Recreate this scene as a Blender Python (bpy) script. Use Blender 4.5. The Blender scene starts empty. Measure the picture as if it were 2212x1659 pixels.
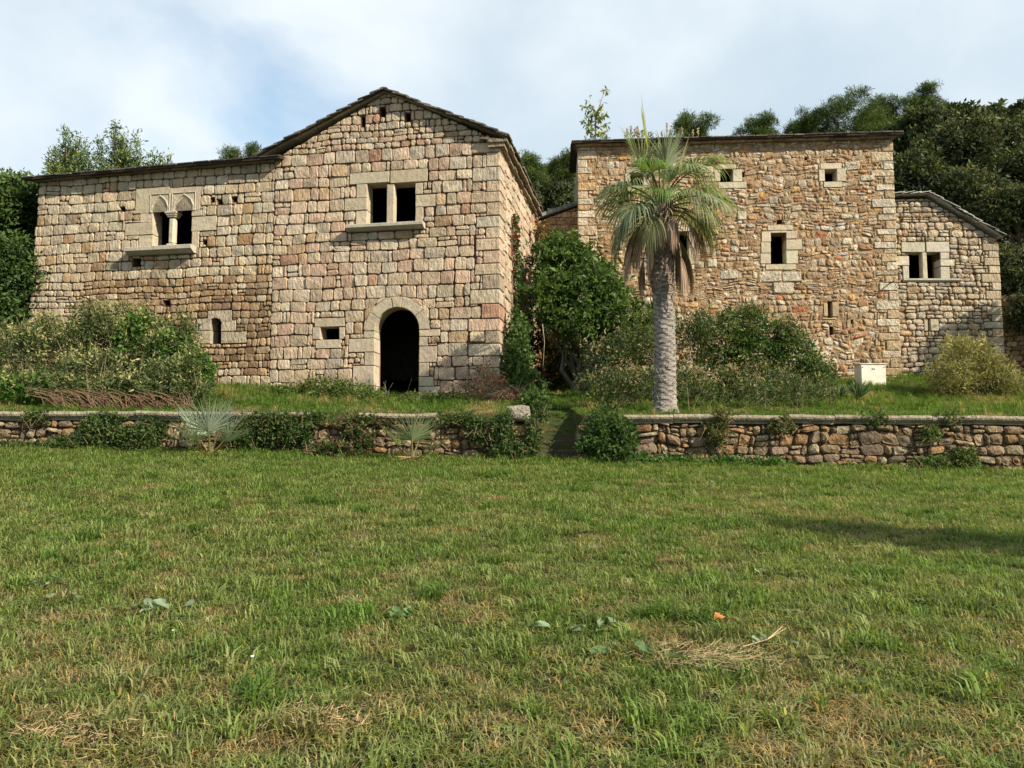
import bpy, bmesh, math, random
import numpy as np
from mathutils import Vector, Matrix, noise
R = math.radians
random.seed(7)
sc = bpy.context.scene
col = sc.collection
# ------------------------------------------------------------------ camera, sky, sun, exposure
PITCH = 4.6
CAM = Vector((0, 0, 1.6))
cd = bpy.data.cameras.new('camera'); cam = bpy.data.objects.new('camera', cd); col.objects.link(cam)
cam.location = CAM; cam.rotation_euler = (R(90 + PITCH), 0, 0)
cd.sensor_width = 36; cd.lens = 27; cd.clip_start = .05; cd.clip_end = 2000
sc.camera = cam
SUN_AZ, SUN_EL = 56, 34          # azimuth from -Y towards +X
sd = Vector((math.sin(R(SUN_AZ)) * math.cos(R(SUN_EL)), -math.cos(R(SUN_AZ)) * math.cos(R(SUN_EL)), math.sin(R(SUN_EL))))
sl = bpy.data.lights.new('sun', 'SUN'); sl.energy = 5.0; sl.angle = R(.55); sl.color = (1, .89, .72)
so = bpy.data.objects.new('sun', sl); col.objects.link(so); so.location = (20, -20, 30)
so.rotation_euler = (-sd).to_track_quat('-Z', 'Y').to_euler()
W = bpy.data.worlds.new("World"); sc.world = W; W.use_nodes = True
nt = W.node_tree; nt.nodes.clear()
def N(nt, t, **k):
    n = nt.nodes.new(t)
    for a, v in k.items():
        if a.startswith('i_'):
            key = a[2:]; key = int(key) if key.isdigit() else key.replace('_', ' ')
            n.inputs[key].default_value = v
        else: setattr(n, a, v)
    return n
def L(nt, a, b): nt.links.new(a, b)
def ramp(nt, fac, stops, interp='LINEAR'):
    r = N(nt, 'ShaderNodeValToRGB'); r.color_ramp.interpolation = interp
    e = r.color_ramp.elements
    e[0].position, e[0].color = stops[0][0], (*stops[0][1], 1)
    e[1].position, e[1].color = stops[-1][0], (*stops[-1][1], 1)
    for p, c in stops[1:-1]:
        q = e.new(p); q.color = (*c, 1)
    L(nt, fac, r.inputs[0]); return r.outputs[0]
def mix(nt, fac, a, b, mode='MIX'):
    m = N(nt, 'ShaderNodeMix', data_type='RGBA', blend_type=mode)
    for s, v in ((0, fac), (6, a), (7, b)):
        if hasattr(v, 'links'): L(nt, v, m.inputs[s])
        elif s == 0: m.inputs[0].default_value = v
        else: m.inputs[s].default_value = (*v, 1)
    return m.outputs[2]
sky = N(nt, 'ShaderNodeTexSky', sky_type='NISHITA', sun_disc=False, sun_elevation=R(SUN_EL), sun_rotation=R(180 - SUN_AZ), air_density=1.0, dust_density=1.2)
tc = N(nt, 'ShaderNodeTexCoord')
mp = N(nt, 'ShaderNodeMapping'); mp.inputs['Scale'].default_value = (1.0, 1.0, 2.0); mp.inputs['Location'].default_value = (1.65, .8, .62)
L(nt, tc.outputs['Generated'], mp.inputs[0])
n1 = N(nt, 'ShaderNodeTexNoise', i_Scale=1.7, i_Detail=7.0, i_Roughness=.52, i_Distortion=.25)
n2 = N(nt, 'ShaderNodeTexNoise', i_Scale=2.3, i_Detail=6.0, i_Roughness=.5)
L(nt, mp.outputs[0], n1.inputs[0]); 
mp2 = N(nt, 'ShaderNodeMapping'); mp2.inputs['Location'].default_value = (4.0, 1.7, 1.4); L(nt, tc.outputs['Generated'], mp2.inputs[0]); L(nt, mp2.outputs[0], n2.inputs[0])
cloudcol = ramp(nt, n2.outputs[0], [(.32, (4.6, 5.6, 6.4)), (.48, (5.6, 6.5, 7.2)), (.64, (7.6, 8.1, 8.4))])
mask = ramp(nt, n1.outputs[0], [(.30, (.35,) * 3), (.43, (.86,) * 3), (.56, (1,) * 3)])
skyc = mix(nt, mask, mix(nt, 1.0, sky.outputs[0], (1.35, 1.75, 1.7), 'MULTIPLY'), cloudcol)
bg = N(nt, 'ShaderNodeBackground', i_Strength=.068); L(nt, skyc, bg.inputs[0])
wo = N(nt, 'ShaderNodeOutputWorld'); L(nt, bg.outputs[0], wo.inputs[0])
sc.view_settings.view_transform = 'Standard'; sc.view_settings.look = 'None'
sc.view_settings.exposure = 0.92; sc.view_settings.gamma = 1; sc.view_settings.use_curve_mapping = False
sc.render.engine = 'CYCLES'; sc.cycles.max_bounces = 6; sc.cycles.transparent_max_bounces = 8
# ------------------------------------------------------------------ helpers
def ray(px, py):                       # pixel of the 2212x1659 view -> world direction
    d = Vector(((px - 1106) / 1659, -(py - 829.5) / 1659, -1))
    return cam.rotation_euler.to_matrix() @ d
def at(px, py, Y):                     # the point where that sight line is Y metres ahead
    d = ray(px, py); return CAM + d * (Y / d.y)
def tag(o, label=None, cat=None, group=None, kind=None):
    if label: o['label'] = label
    if cat: o['category'] = cat
    if group: o['group'] = group
    if kind: o['kind'] = kind
    return o
def empty(name, loc, label, cat, group=None):
    o = bpy.data.objects.new(name, None); col.objects.link(o); o.location = loc; o.empty_display_size = .3
    return tag(o, label, cat, group)
def link(name, me, parent=None, loc=(0, 0, 0)):
    o = bpy.data.objects.new(name, me); col.objects.link(o); o.location = loc
    if parent: o.parent = parent
    return o
def mesh(name, vs, fs, mat, tint=None, smooth=False):
    me = bpy.data.meshes.new(name); me.from_pydata([tuple(v) for v in vs], [], fs)
    if mat: me.materials.append(mat)
    if tint is not None:
        ca = me.color_attributes.new('tint', 'FLOAT_COLOR', 'POINT')
        arr = np.ones((len(vs), 4), np.float32); arr[:, :3] = tint
        ca.data.foreach_set('color', arr.ravel())
    if smooth: me.polygons.foreach_set('use_smooth', [True] * len(fs))
    me.update(); return me
def npmesh(name, V, Fq, mat, tint=None, smooth=False):   # V (n,3), Fq (m,3|4) arrays
    me = bpy.data.meshes.new(name); k = Fq.shape[1]
    me.vertices.add(len(V)); me.vertices.foreach_set('co', V.astype(np.float32).ravel())
    me.loops.add(len(Fq) * k); me.loops.foreach_set('vertex_index', Fq.astype(np.int32).ravel())
    me.polygons.add(len(Fq)); me.polygons.foreach_set('loop_start', (np.arange(len(Fq)) * k).astype(np.int32))
    if smooth: me.polygons.foreach_set('use_smooth', np.ones(len(Fq), bool))
    me.update(calc_edges=True); me.validate()
    if mat: me.materials.append(mat)
    if tint is not None:
        ca = me.color_attributes.new('tint', 'FLOAT_COLOR', 'POINT')
        arr = np.ones((len(V), 4), np.float32); arr[:, :3] = tint
        ca.data.foreach_set('color', arr.ravel())
    return me
class MB:                              # collects shapes, builds ONE mesh
    def __init__(s): s.v, s.f, s.t = [], [], []
    def add(s, vs, fs, tint=(.5, .5, .5)):
        b = len(s.v); s.v += [Vector(v) for v in vs]; s.f += [tuple(b + i for i in f) for f in fs]; s.t += [tint] * len(vs)
    def box(s, c, size, M=None, tint=(.5, .5, .5), bev=0):
        hx, hy, hz = size[0] / 2, size[1] / 2, size[2] / 2
        bm = bmesh.new(); bmesh.ops.create_cube(bm, size=1)
        for v in bm.verts: v.co = Vector((v.co.x * size[0], v.co.y * size[1], v.co.z * size[2]))
        if bev: bmesh.ops.bevel(bm, geom=bm.edges[:], offset=bev, segments=1, affect='EDGES')
        bm.verts.index_update()
        vs = [(M @ v.co if M else v.co) + Vector(c) for v in bm.verts]
        s.add(vs, [[v.index for v in f.verts] for f in bm.faces], tint); bm.free()
    def tube(s, pts, r, n=6, tint=(.5, .5, .5)):
        pts = [Vector(p) for p in pts]; rs = r if isinstance(r, (list, tuple)) else [r] * len(pts)
        vs, fs = [], []
        for i, p in enumerate(pts):
            d = (pts[min(i + 1, len(pts) - 1)] - pts[max(i - 1, 0)]).normalized()
            a = d.cross(Vector((0, 0, 1)));  a = a.normalized() if a.length > .05 else Vector((1, 0, 0))
            b = d.cross(a)
            for k in range(n):
                t = 2 * math.pi * k / n; vs.append(p + (a * math.cos(t) + b * math.sin(t)) * rs[i])
        for i in range(len(pts) - 1):
            for k in range(n): fs.append((i * n + k, i * n + (k + 1) % n, (i + 1) * n + (k + 1) % n, (i + 1) * n + k))
        fs.append(tuple(range(n - 1, -1, -1))); fs.append(tuple(range((len(pts) - 1) * n, len(pts) * n)))
        s.add(vs, fs, tint)
    def build(s, name, mat, parent=None, loc=(0, 0, 0), smooth=False):
        lo = Vector(loc); me = mesh(name, [v - lo for v in s.v], s.f, mat, np.array(s.t) if s.t else None, smooth)
        pl = parent.location if parent else Vector((0, 0, 0))
        return link(name, me, parent, lo - pl)
# ------------------------------------------------------------------ materials
def pmat(name, rough=.9, spec=.2):
    m = bpy.data.materials.new(name); m.use_nodes = True
    b = m.node_tree.nodes['Principled BSDF']; b.inputs['Roughness'].default_value = rough
    b.inputs['Specular IOR Level'].default_value = spec
    return m, m.node_tree, b
def stone_mat(name, mott=.35, bump=.7, sx=15, sz=6, rot=40, fine=55, dist=.02, base=None, stain=.5):
    m, nt, b = pmat(name, .92, .12)
    g = N(nt, 'ShaderNodeNewGeometry'); pos = g.outputs['Position']
    if base is None: t = N(nt, 'ShaderNodeAttribute', attribute_name='tint').outputs['Color']
    else: t = None
    nz = N(nt, 'ShaderNodeTexNoise', i_Scale=5.0, i_Detail=8.0, i_Roughness=.65); L(nt, pos, nz.inputs[0])
    lo, hi = 1 - mott, 1 + mott * .6
    var = ramp(nt, nz.outputs[0], [(.3, (lo, lo, lo * .96)), (.5, (1, 1, 1)), (.7, (hi, hi, hi * .97))])
    c = mix(nt, 1.0, t if t else base, var, 'MULTIPLY')
    nf = N(nt, 'ShaderNodeTexNoise', i_Scale=float(fine), i_Detail=4.0, i_Roughness=.7); L(nt, pos, nf.inputs[0])
    c = mix(nt, 1.0, c, ramp(nt, nf.outputs[0], [(.3, (.72,) * 3), (.6, (1.1,) * 3)]), 'MULTIPLY')
    ns = N(nt, 'ShaderNodeTexNoise', i_Scale=.8, i_Detail=7.0, i_Roughness=.7); L(nt, pos, ns.inputs[0])
    c = mix(nt, 1.0, c, ramp(nt, ns.outputs[0], [(.32, (1 - .45 * stain, 1 - .5 * stain, 1 - .55 * stain)), (.46, (1, 1, 1)), (1, (1, 1, 1))]), 'MULTIPLY')
    L(nt, c, b.inputs['Base Color'])
    mp = N(nt, 'ShaderNodeMapping'); mp.inputs['Rotation'].default_value = (0, R(rot), 0); mp.inputs['Scale'].default_value = (sx, sx, sz)
    L(nt, pos, mp.inputs[0])
    nb = N(nt, 'ShaderNodeTexNoise', i_Scale=1.0, i_Detail=6.0, i_Roughness=.62); L(nt, mp.outputs[0], nb.inputs[0])
    bu = N(nt, 'ShaderNodeBump', i_Strength=min(bump, 1.0), i_Distance=dist * 4.5); L(nt, nb.outputs[0], bu.inputs['Height'])
    bf = N(nt, 'ShaderNodeBump', i_Strength=.35, i_Distance=.008); L(nt, nf.outputs[0], bf.inputs['Height']); L(nt, bu.outputs[0], bf.inputs['Normal'])
    L(nt, bf.outputs[0], b.inputs['Normal'])
    return m
def leaf_mat(name, trans=.35, spec=.25, rough=.55, inst=False):
    m, nt, b = pmat(name, rough, spec)
    a = N(nt, 'ShaderNodeAttribute', attribute_name='tint', attribute_type='INSTANCER' if inst else 'GEOMETRY')
    c = a.outputs['Color']
    if inst:
        a2 = N(nt, 'ShaderNodeAttribute', attribute_name='tint')       # shade of the single blade
        c = mix(nt, 1.0, c, a2.outputs['Color'], 'MULTIPLY')
    L(nt, c, b.inputs['Base Color'])
    tr = N(nt, 'ShaderNodeBsdfTranslucent'); L(nt, mix(nt, 1.0, c, (1.5, 1.45, .7), 'MULTIPLY'), tr.inputs[0])
    ms = N(nt, 'ShaderNodeMixShader'); ms.inputs[0].default_value = trans
    L(nt, b.outputs[0], ms.inputs[1]); L(nt, tr.outputs[0], ms.inputs[2])
    L(nt, ms.outputs[0], nt.nodes['Material Output'].inputs[0])
    return m
M_ashlar = stone_mat('ashlar', bump=1.0)
M_rubble = stone_mat('rubble', mott=.45, bump=1.0, sx=11, sz=9, rot=10, dist=.025)
M_field = stone_mat('field_stone', mott=.5, bump=1.0, sx=12, sz=12, rot=20, dist=.03)
M_dress = stone_mat('dressed_stone', mott=.2, bump=.35, sx=10, sz=8, stain=.25)
M_mortar = stone_mat('mortar', base=(.13, .072, .038), bump=1.0, sx=14, sz=14, mott=.5)
M_mortar_o = stone_mat('lime_mortar', base=(.37, .245, .135), bump=1.0, sx=16, sz=14, mott=.45, dist=.03)
M_soil = stone_mat('soil', base=(.085, .055, .03), bump=1.0, sx=14, sz=14, mott=.6)
M_slate = stone_mat('roof_slate', mott=.4, bump=.6, sx=9, sz=9, fine=40)
M_dark = stone_mat('dark_plaster', base=(.06, .045, .035), bump=.4)
M_bark = stone_mat('bark', bump=1.0, sx=18, sz=4, rot=0, mott=.5, fine=70)
M_plain = stone_mat('weathered', bump=.2, mott=.12, stain=.1)
M_leaf = leaf_mat('leaf'); M_leaf_far = leaf_mat('leaf_far', trans=.2, rough=.7, spec=.15)
M_dry = leaf_mat('dry_leaf', trans=.15, rough=.8, spec=.1)
M_grass = leaf_mat('grass_blade', trans=.35, rough=.6, spec=.2, inst=True)
m_, nt_, b_ = pmat('painted_steel', .45, .4)
b_.inputs['Base Color'].default_value = (.66, .60, .50, 1)
nz_ = N(nt_, 'ShaderNodeTexNoise', i_Scale=6.0, i_Detail=6.0); g_ = N(nt_, 'ShaderNodeNewGeometry'); L(nt_, g_.outputs['Position'], nz_.inputs[0])
L(nt_, ramp(nt_, nz_.outputs[0], [(.3, (.56, .49, .38)), (.6, (.68, .62, .52))]), b_.inputs['Base Color'])
M_steel = m_
# ------------------------------------------------------------------ facades and masonry
class Facade:
    def __init__(s, O, ang):           # O = a ground point of the wall plane, ang = turn of its length from +X
        s.O = Vector((O[0], O[1], 0)); a = R(ang); s.U = Vector((math.cos(a), math.sin(a), 0)); s.N = Vector((math.sin(a), -math.cos(a), 0))
    def uv(s, px, py, n=0):
        d = ray(px, py); O = s.O + s.N * n; t = (O - CAM).dot(s.N) / d.dot(s.N); p = CAM + d * t
        return ((p - s.O).dot(s.U), p.z)
    def P(s, u, z, n=0): return s.O + s.U * u + Vector((0, 0, z)) + s.N * n
    def rect(s, x0, y0, x1, y1):       # pixel box -> (u0,z0,u1,z1)
        a = s.uv(x0, (y0 + y1) / 2)[0]; b = s.uv(x1, (y0 + y1) / 2)[0]; xm = (x0 + x1) / 2
        return (a, s.uv(xm, y1)[1], b, s.uv(xm, y0)[1])
def clip_half(poly, p, n):             # keep points with (q-p).n >= 0
    out = []
    for i in range(len(poly)):
        a, b = poly[i], poly[(i + 1) % len(poly)]
        da = (a[0] - p[0]) * n[0] + (a[1] - p[1]) * n[1]; db = (b[0] - p[0]) * n[0] + (b[1] - p[1]) * n[1]
        if da >= 0: out.append(a)
        if (da >= 0) != (db >= 0):
            t = da / (da - db); out.append((a[0] + (b[0] - a[0]) * t, a[1] + (b[1] - a[1]) * t))
    return out
def clip_poly(poly, bound, g=0):       # bound convex, counter-clockwise
    for i in range(len(bound)):
        if len(poly) < 3: return []
        a, b = bound[i], bound[(i + 1) % len(bound)]
        ex, ez = b[0] - a[0], b[1] - a[1]; l = math.hypot(ex, ez)
        if l < 1e-5: continue
        n = (-ez / l, ex / l); poly = clip_half(poly, (a[0] + n[0] * g, a[1] + n[1] * g), n)
    return poly
def area(p): return .5 * abs(sum(p[i][0] * p[(i + 1) % len(p)][1] - p[(i + 1) % len(p)][0] * p[i][1] for i in range(len(p))))
def dedupe(p):
    q = []
    for a in p:
        if not q or math.hypot(a[0] - q[-1][0], a[1] - q[-1][1]) > .012: q.append(a)
    if len(q) > 1 and math.hypot(q[0][0] - q[-1][0], q[0][1] - q[-1][1]) < .012: q.pop()
    return q
def rounded(p, r, rng, jit):
    out = []; n = len(p)
    for i in range(n):
        a, b, c = p[i - 1], p[i], p[(i + 1) % n]
        for q, k in ((a, 1), (c, 1)):
            l = math.hypot(q[0] - b[0], q[1] - b[1]); t = min(r * rng.uniform(.5, 1.5) / max(l, 1e-4), .36)
            out.append((b[0] + (q[0] - b[0]) * t + rng.uniform(-jit, jit), b[1] + (q[1] - b[1]) * t + rng.uniform(-jit, jit)))
    return out
def subtract(rects, zones):
    for z in zones:
        nxt = []
        for r in rects:
            if r[2] <= z[0] or r[0] >= z[2] or r[3] <= z[1] or r[1] >= z[3]: nxt.append(r); continue
            if z[0] > r[0]: nxt.append((r[0], r[1], z[0], r[3]))
            if z[2] < r[2]: nxt.append((z[2], r[1], r[2], r[3]))
            a, b = max(r[0], z[0]), min(r[2], z[2])
            if z[1] > r[1]: nxt.append((a, r[1], b, z[1]))
            if z[3] < r[3]: nxt.append((a, z[3], b, r[3]))
        rects = nxt
    return [r for r in rects if r[2] - r[0] > .05 and r[3] - r[1] > .045]
def course_cells(u0, u1, z0, z1, hfun, wfun, rng, psplit=.1, pfill=.1):
    out = []; z = z0
    while z < z1:
        h = hfun(z, rng); u = u0 - rng.uniform(0, .3)
        while u < u1:
            w = wfun(z, rng)
            if rng.random() < pfill: w = rng.uniform(.07, .13)
            if rng.random() < psplit:
                k = rng.uniform(.35, .65); m = rng.uniform(.35, .65)
                out += [(u, z, u + w, z + h * k)]
                if rng.random() < .5: out += [(u, z + h * k, u + w * m, z + h), (u + w * m, z + h * k, u + w, z + h)]
                else: out += [(u, z + h * k, u + w, z + h)]
            else: out.append((u, z, u + w, z + h))
            u += w
        z += h
    return out
def make_stone(F, poly, proud, rng, bev, bulge, jn=.007, back=.07):
    n = len(poly); cx = sum(p[0] for p in poly) / n; cz = sum(p[1] for p in poly) / n
    tu, tz = rng.uniform(-.09, .09), rng.uniform(-.09, .09)
    vs, fs = [], []
    for p in poly: vs.append(F.P(p[0], p[1], -back))
    for p in poly: vs.append(F.P(p[0], p[1], proud * .25 - .008))
    for p in poly:
        d = math.hypot(p[0] - cx, p[1] - cz); k = 1 - min(bev * rng.uniform(.7, 1.3) / max(d, .01), .4)
        vs.append(F.P(cx + (p[0] - cx) * k, cz + (p[1] - cz) * k, proud + (p[0] - cx) * tu + (p[1] - cz) * tz + rng.uniform(-jn, jn)))
    vs.append(F.P(cx, cz, proud + bulge * rng.uniform(.3, 1.4)))
    for i in range(n):
        j = (i + 1) % n; fs += [(i, j, n + j, n + i), (n + i, n + j, 2 * n + j, 2 * n + i), (2 * n + i, 2 * n + j, 3 * n)]
    return vs, fs, F.P(cx, cz, 0)
def warp(u, z, A, f=.9, seed=0):
    q = noise.noise_vector(Vector((u * f, z * f, seed))); return (u + q.x * A, z + q.y * A)
def masonry(F, bounds, hfun, wfun, zones, tintf, mat_kind, rng, gap=.009, proud=(.002, .03), bev=.02, bulge=.01, rr=.04,
            jit=.008, A=.05, psplit=.1, pfill=.1, circles=(), seed=0, f=.9, keep=1.0):
    us = [b[0] for b in bounds]; zs = [b[1] for b in bounds]
    cells = subtract(course_cells(min(us) - .1, max(us) + .1, min(zs) - .05, max(zs) + .1, hfun, wfun, rng, psplit, pfill), zones)
    zones_g = zones; out = []
    for r in cells:
        if keep < 1 and rng.random() > keep: continue
        sk = rng.uniform(-.12, .12) * min(r[2] - r[0], .2); sk2 = rng.uniform(-.12, .12) * min(r[2] - r[0], .2)
        p = [(r[0] + gap, r[1] + gap), (r[2] - gap + 0, r[1] + gap), (r[2] - gap, r[3] - gap), (r[0] + gap, r[3] - gap)]
        if rng.random() < .5: p[0] = (p[0][0] + abs(sk) * .5, p[0][1]); p[2] = (p[2][0] - abs(sk2) * .5, p[2][1])
        nearz = any(r[0] < z[2] + .03 and r[2] > z[0] - .03 and r[1] < z[3] + .03 and r[3] > z[1] - .03 for z in zones_g)
        if not nearz: p = [warp(a, b, A, f, seed) for a, b in p]
        else: p = [warp(a, b, A * .35, f, seed) for a, b in p]
        p = clip_poly(p, bounds, .004); p = dedupe(p)
        if len(p) < 3 or area(p) < .0035: continue
        bad = False
        for (cu, cz, cr) in circles:
            q = []
            ins = 0
            for a, b in p:
                d = math.hypot(a - cu, b - cz)
                if b > cz - .05 and d < cr:
                    ins += 1; k = cr / max(d, 1e-3); a, b = cu + (a - cu) * k, cz + (b - cz) * k
                q.append((a, b))
            if ins == len(p): bad = True
            p = q
        if bad: continue
        p = dedupe(p)
        if len(p) < 3 or area(p) < .0035: continue
        c = (sum(a for a, b in p) / len(p), sum(b for a, b in p) / len(p))
        w = max(a for a, b in p) - min(a for a, b in p); h = max(b for a, b in p) - min(b for a, b in p)
        m = min(w, h)
        poly = rounded(p, min(rr, m * .3), rng, min(jit, m * .08))
        vs, fs, cen = make_stone(F, poly, rng.uniform(*proud), rng, min(bev, m * .22), bulge * min(1, m / .2))
        out.append((area(p), vs, fs, cen, tintf(c[0], c[1], w, h, rng)))
    return out
def emit_stones(stones, root, mat, limit=300, name='stone', stuffname='small_stones'):
    cl = CAM
    stones.sort(key=lambda s: -s[0] / max((s[3] - cl).length, 1) ** 2)
    for a, vs, fs, cen, t in stones[:limit]:
        me = mesh(name, [v - cen for v in vs], fs, mat, t, False); link(name, me, root, cen - root.location)
    rest = stones[limit:]
    if rest:
        mb = MB()
        for a, vs, fs, cen, t in rest: mb.add(vs, fs, t)
        o = mb.build(stuffname, mat, root, root.location, False); o['kind'] = 'stuff'
def prism(F, pts, n0, n1, bev=.012):   # outline in (u,z), extruded from n0 (back) to n1 (front), front edge bevelled; may be concave
    k = len(pts); vs = []; ar = sum(pts[i][0] * pts[(i + 1) % k][1] - pts[(i + 1) % k][0] * pts[i][1] for i in range(k))
    if ar < 0: pts = pts[::-1]
    ins = []
    for i in range(k):
        a, b, c = pts[i - 1], pts[i], pts[(i + 1) % k]
        e1 = Vector((b[0] - a[0], b[1] - a[1])).normalized(); e2 = Vector((c[0] - b[0], c[1] - b[1])).normalized()
        m = Vector((-e1.y - e2.y, e1.x + e2.x)); m = m.normalized() if m.length > .01 else Vector((-e1.y, e1.x))
        ins.append((b[0] + m.x * bev, b[1] + m.y * bev))
    vs = [F.P(a, b, n0) for a, b in pts] + [F.P(a, b, n1 - bev) for a, b in pts] + [F.P(a, b, n1) for a, b in ins]
    fs = [tuple(range(k - 1, -1, -1)), tuple(range(2 * k, 3 * k))]
    for i in range(k):
        j = (i + 1) % k; fs += [(i, j, k + j, k + i), (k + i, k + j, 2 * k + j, 2 * k + i)]
    return vs, fs
def dress(F, root, pts, name='stone', n0=-.42, n1=.012, tint=(.41, .345, .25), mat=None, bev=.012, label=None, parent=None):
    vs, fs = prism(F, pts, n0, n1, bev); cen = F.P(sum(p[0] for p in pts) / len(pts), sum(p[1] for p in pts) / len(pts), 0)
    v = random.uniform(.9, 1.1); t = tuple(c * v * random.uniform(.97, 1.03) for c in tint)
    me = mesh(name, [q - cen for q in vs], fs, mat or M_dress, t)
    o = link(name, me, root, cen - root.location)
    if label: o['label'] = label
    return o
def rp(r, j=.006): return [(r[0] + random.uniform(-j, j), r[1] + random.uniform(0, j)), (r[2] + random.uniform(-j, j), r[1] + random.uniform(0, j)), (r[2] + random.uniform(-j, j), r[3] - random.uniform(0, j)), (r[0] + random.uniform(-j, j), r[3] - random.uniform(0, j))]
def shrink(r, g=.006): return (r[0] + g, r[1] + g, r[2] - g, r[3] - g)
def grow(r, g=.006): return (r[0] - g, r[1] - g, r[2] + g, r[3] + g)
def dr(F, root, zones, px, name='stone', free=None, **k):      # dressed block given by its pixel box; registers its zone
    r = F.rect(*px); zones.append(grow(r, .004))
    return dress(F, root, rp(shrink(r)), name=name, **k)
def core(F, root, outline, holes, mat, n_front=-.03, thick=.5, name='wall_core'):
    cu = bpy.data.curves.new('c', 'CURVE'); cu.dimensions = '2D'; cu.fill_mode = 'BOTH'; cu.extrude = thick / 2; cu.resolution_u = 1
    for pl in [outline] + holes:
        sp = cu.splines.new('POLY'); sp.points.add(len(pl) - 1); sp.use_cyclic_u = True
        for i, p in enumerate(pl): sp.points[i].co = (p[0], p[1], 0, 1)
    o = bpy.data.objects.new('c', cu); me = bpy.data.meshes.new_from_object(o); me.name = name
    Mx = Matrix(((F.U.x, 0, F.N.x, 0), (F.U.y, 0, F.N.y, 0), (0, 1, 0, 0), (0, 0, 0, 1)))
    me.transform(Matrix.Translation(F.O + F.N * (n_front - thick / 2) - root.location) @ Mx)
    me.materials.clear(); me.materials.append(mat)
    bpy.data.objects.remove(o); bpy.data.curves.remove(cu)
    return link(name, me, root)
def rpoly(r): return [(r[0], r[1]), (r[2], r[1]), (r[2], r[3]), (r[0], r[3])]
def slab(name, pts, th, mat, root, tint=(.1, .1, .1)):         # quad (4 world points), thickened downwards along its normal
    n = (pts[1] - pts[0]).cross(pts[3] - pts[0]).normalized()
    if n.z < -1e-4: n = -n
    vs = [p for p in pts] + [p - n * th for p in pts]
    mb = MB(); mb.add(vs, [(0, 1, 2, 3), (7, 6, 5, 4)] + [(i, i + 4, (i + 1) % 4 + 4, (i + 1) % 4) for i in range(4)], tint)
    return mb.build(name, mat, root, root.location)
def slates(root, A, E, S, le, ls, vis, rng, w=(.3, .6), l=.34, th=.028, maxparts=120, tint=(.14, .125, .105)):
    """slates laid on a slope: A lower corner, E along the eave, S up the slope; vis(e,s) says which are parts"""
    E = E.normalized(); S = S.normalized(); Nn = E.cross(S).normalized()
    if Nn.z < 0: Nn = -Nn
    rest = MB(); cnt = 0; s = -.03
    while s < ls:
        e = -rng.uniform(0, .06)
        while e < le:
            ww = rng.uniform(*w); ww = min(ww, le - e + rng.uniform(0, .05)); ll = min(l * rng.uniform(1.25, 1.5), max(ls - s + .03, .12))
            if ww < .08: break
            t = th * rng.uniform(.7, 1.4); js = rng.uniform(-.035, .02); tp = -.055 * rng.uniform(.6, 1.3)
            lift = .035 + rng.uniform(-.006, .008)
            pts = []
            c1, c2 = rng.uniform(0, .05), rng.uniform(0, .05)
            prof = [(0 + c1, 0), (ww - c2, 0), (ww, .05), (ww, ll), (0, ll), (0, .05)]
            for dn in (-t, 0):
                for (a, b) in prof:
                    pts.append(A + E * (e + a * .985) + S * (s + js + b) + Nn * (lift + dn + tp * (b / ll)))
            k = len(prof); fs = [tuple(range(k - 1, -1, -1)), tuple(range(k, 2 * k))] + [(i, (i + 1) % k, k + (i + 1) % k, k + i) for i in range(k)]
            v = rng.uniform(.6, 1.35); tt = tuple(c * v for c in tint)
            if vis(e, s) and cnt < maxparts:
                cen = sum(pts, Vector()) / len(pts); me = mesh('slate', [q - cen for q in pts], fs, M_slate, tt)
                link('slate', me, root, cen - root.location); cnt += 1
            else: rest.add(pts, fs, tt)
            e += ww
        s += l
    if rest.v: o = rest.build('slate_covering', M_slate, root, root.location); o['kind'] = 'stuff'
def cornice(F, root, u0, u1, zf, n0, n1, th, rng, w=(.45, .9), tint=(.25, .21, .15), name='cornice_stone', mat=None):
    u = u0
    while u < u1 - .05:
        ww = min(rng.uniform(*w), u1 - u);
        if u1 - u - ww < .2: ww = u1 - u
        za, zb = zf(u + .004), zf(u + ww - .004); jn = rng.uniform(-.03, .03)
        vs = []
        for n, d0, d1 in ((n0, 0, th), (n1 + jn - .02, 0, th), (n1 + jn, .015, th - .01)):
            vs += [F.P(u + .005, za + d0, n), F.P(u + ww - .005, zb + d0, n), F.P(u + ww - .005, zb + d1, n), F.P(u + .005, za + d1, n)]
        fs = [(3, 2, 1, 0), (8, 9, 10, 11)]
        for b in (0, 4):
            for i in range(4): fs.append((b + i, b + (i + 1) % 4, b + 4 + (i + 1) % 4, b + 4 + i))
        v = rng.uniform(.75, 1.2); cen = vs[0].copy()
        me = mesh(name, [q - cen for q in vs], fs, mat or M_rubble, tuple(c * v for c in tint)); link(name, me, root, cen - root.location)
        u += ww
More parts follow.
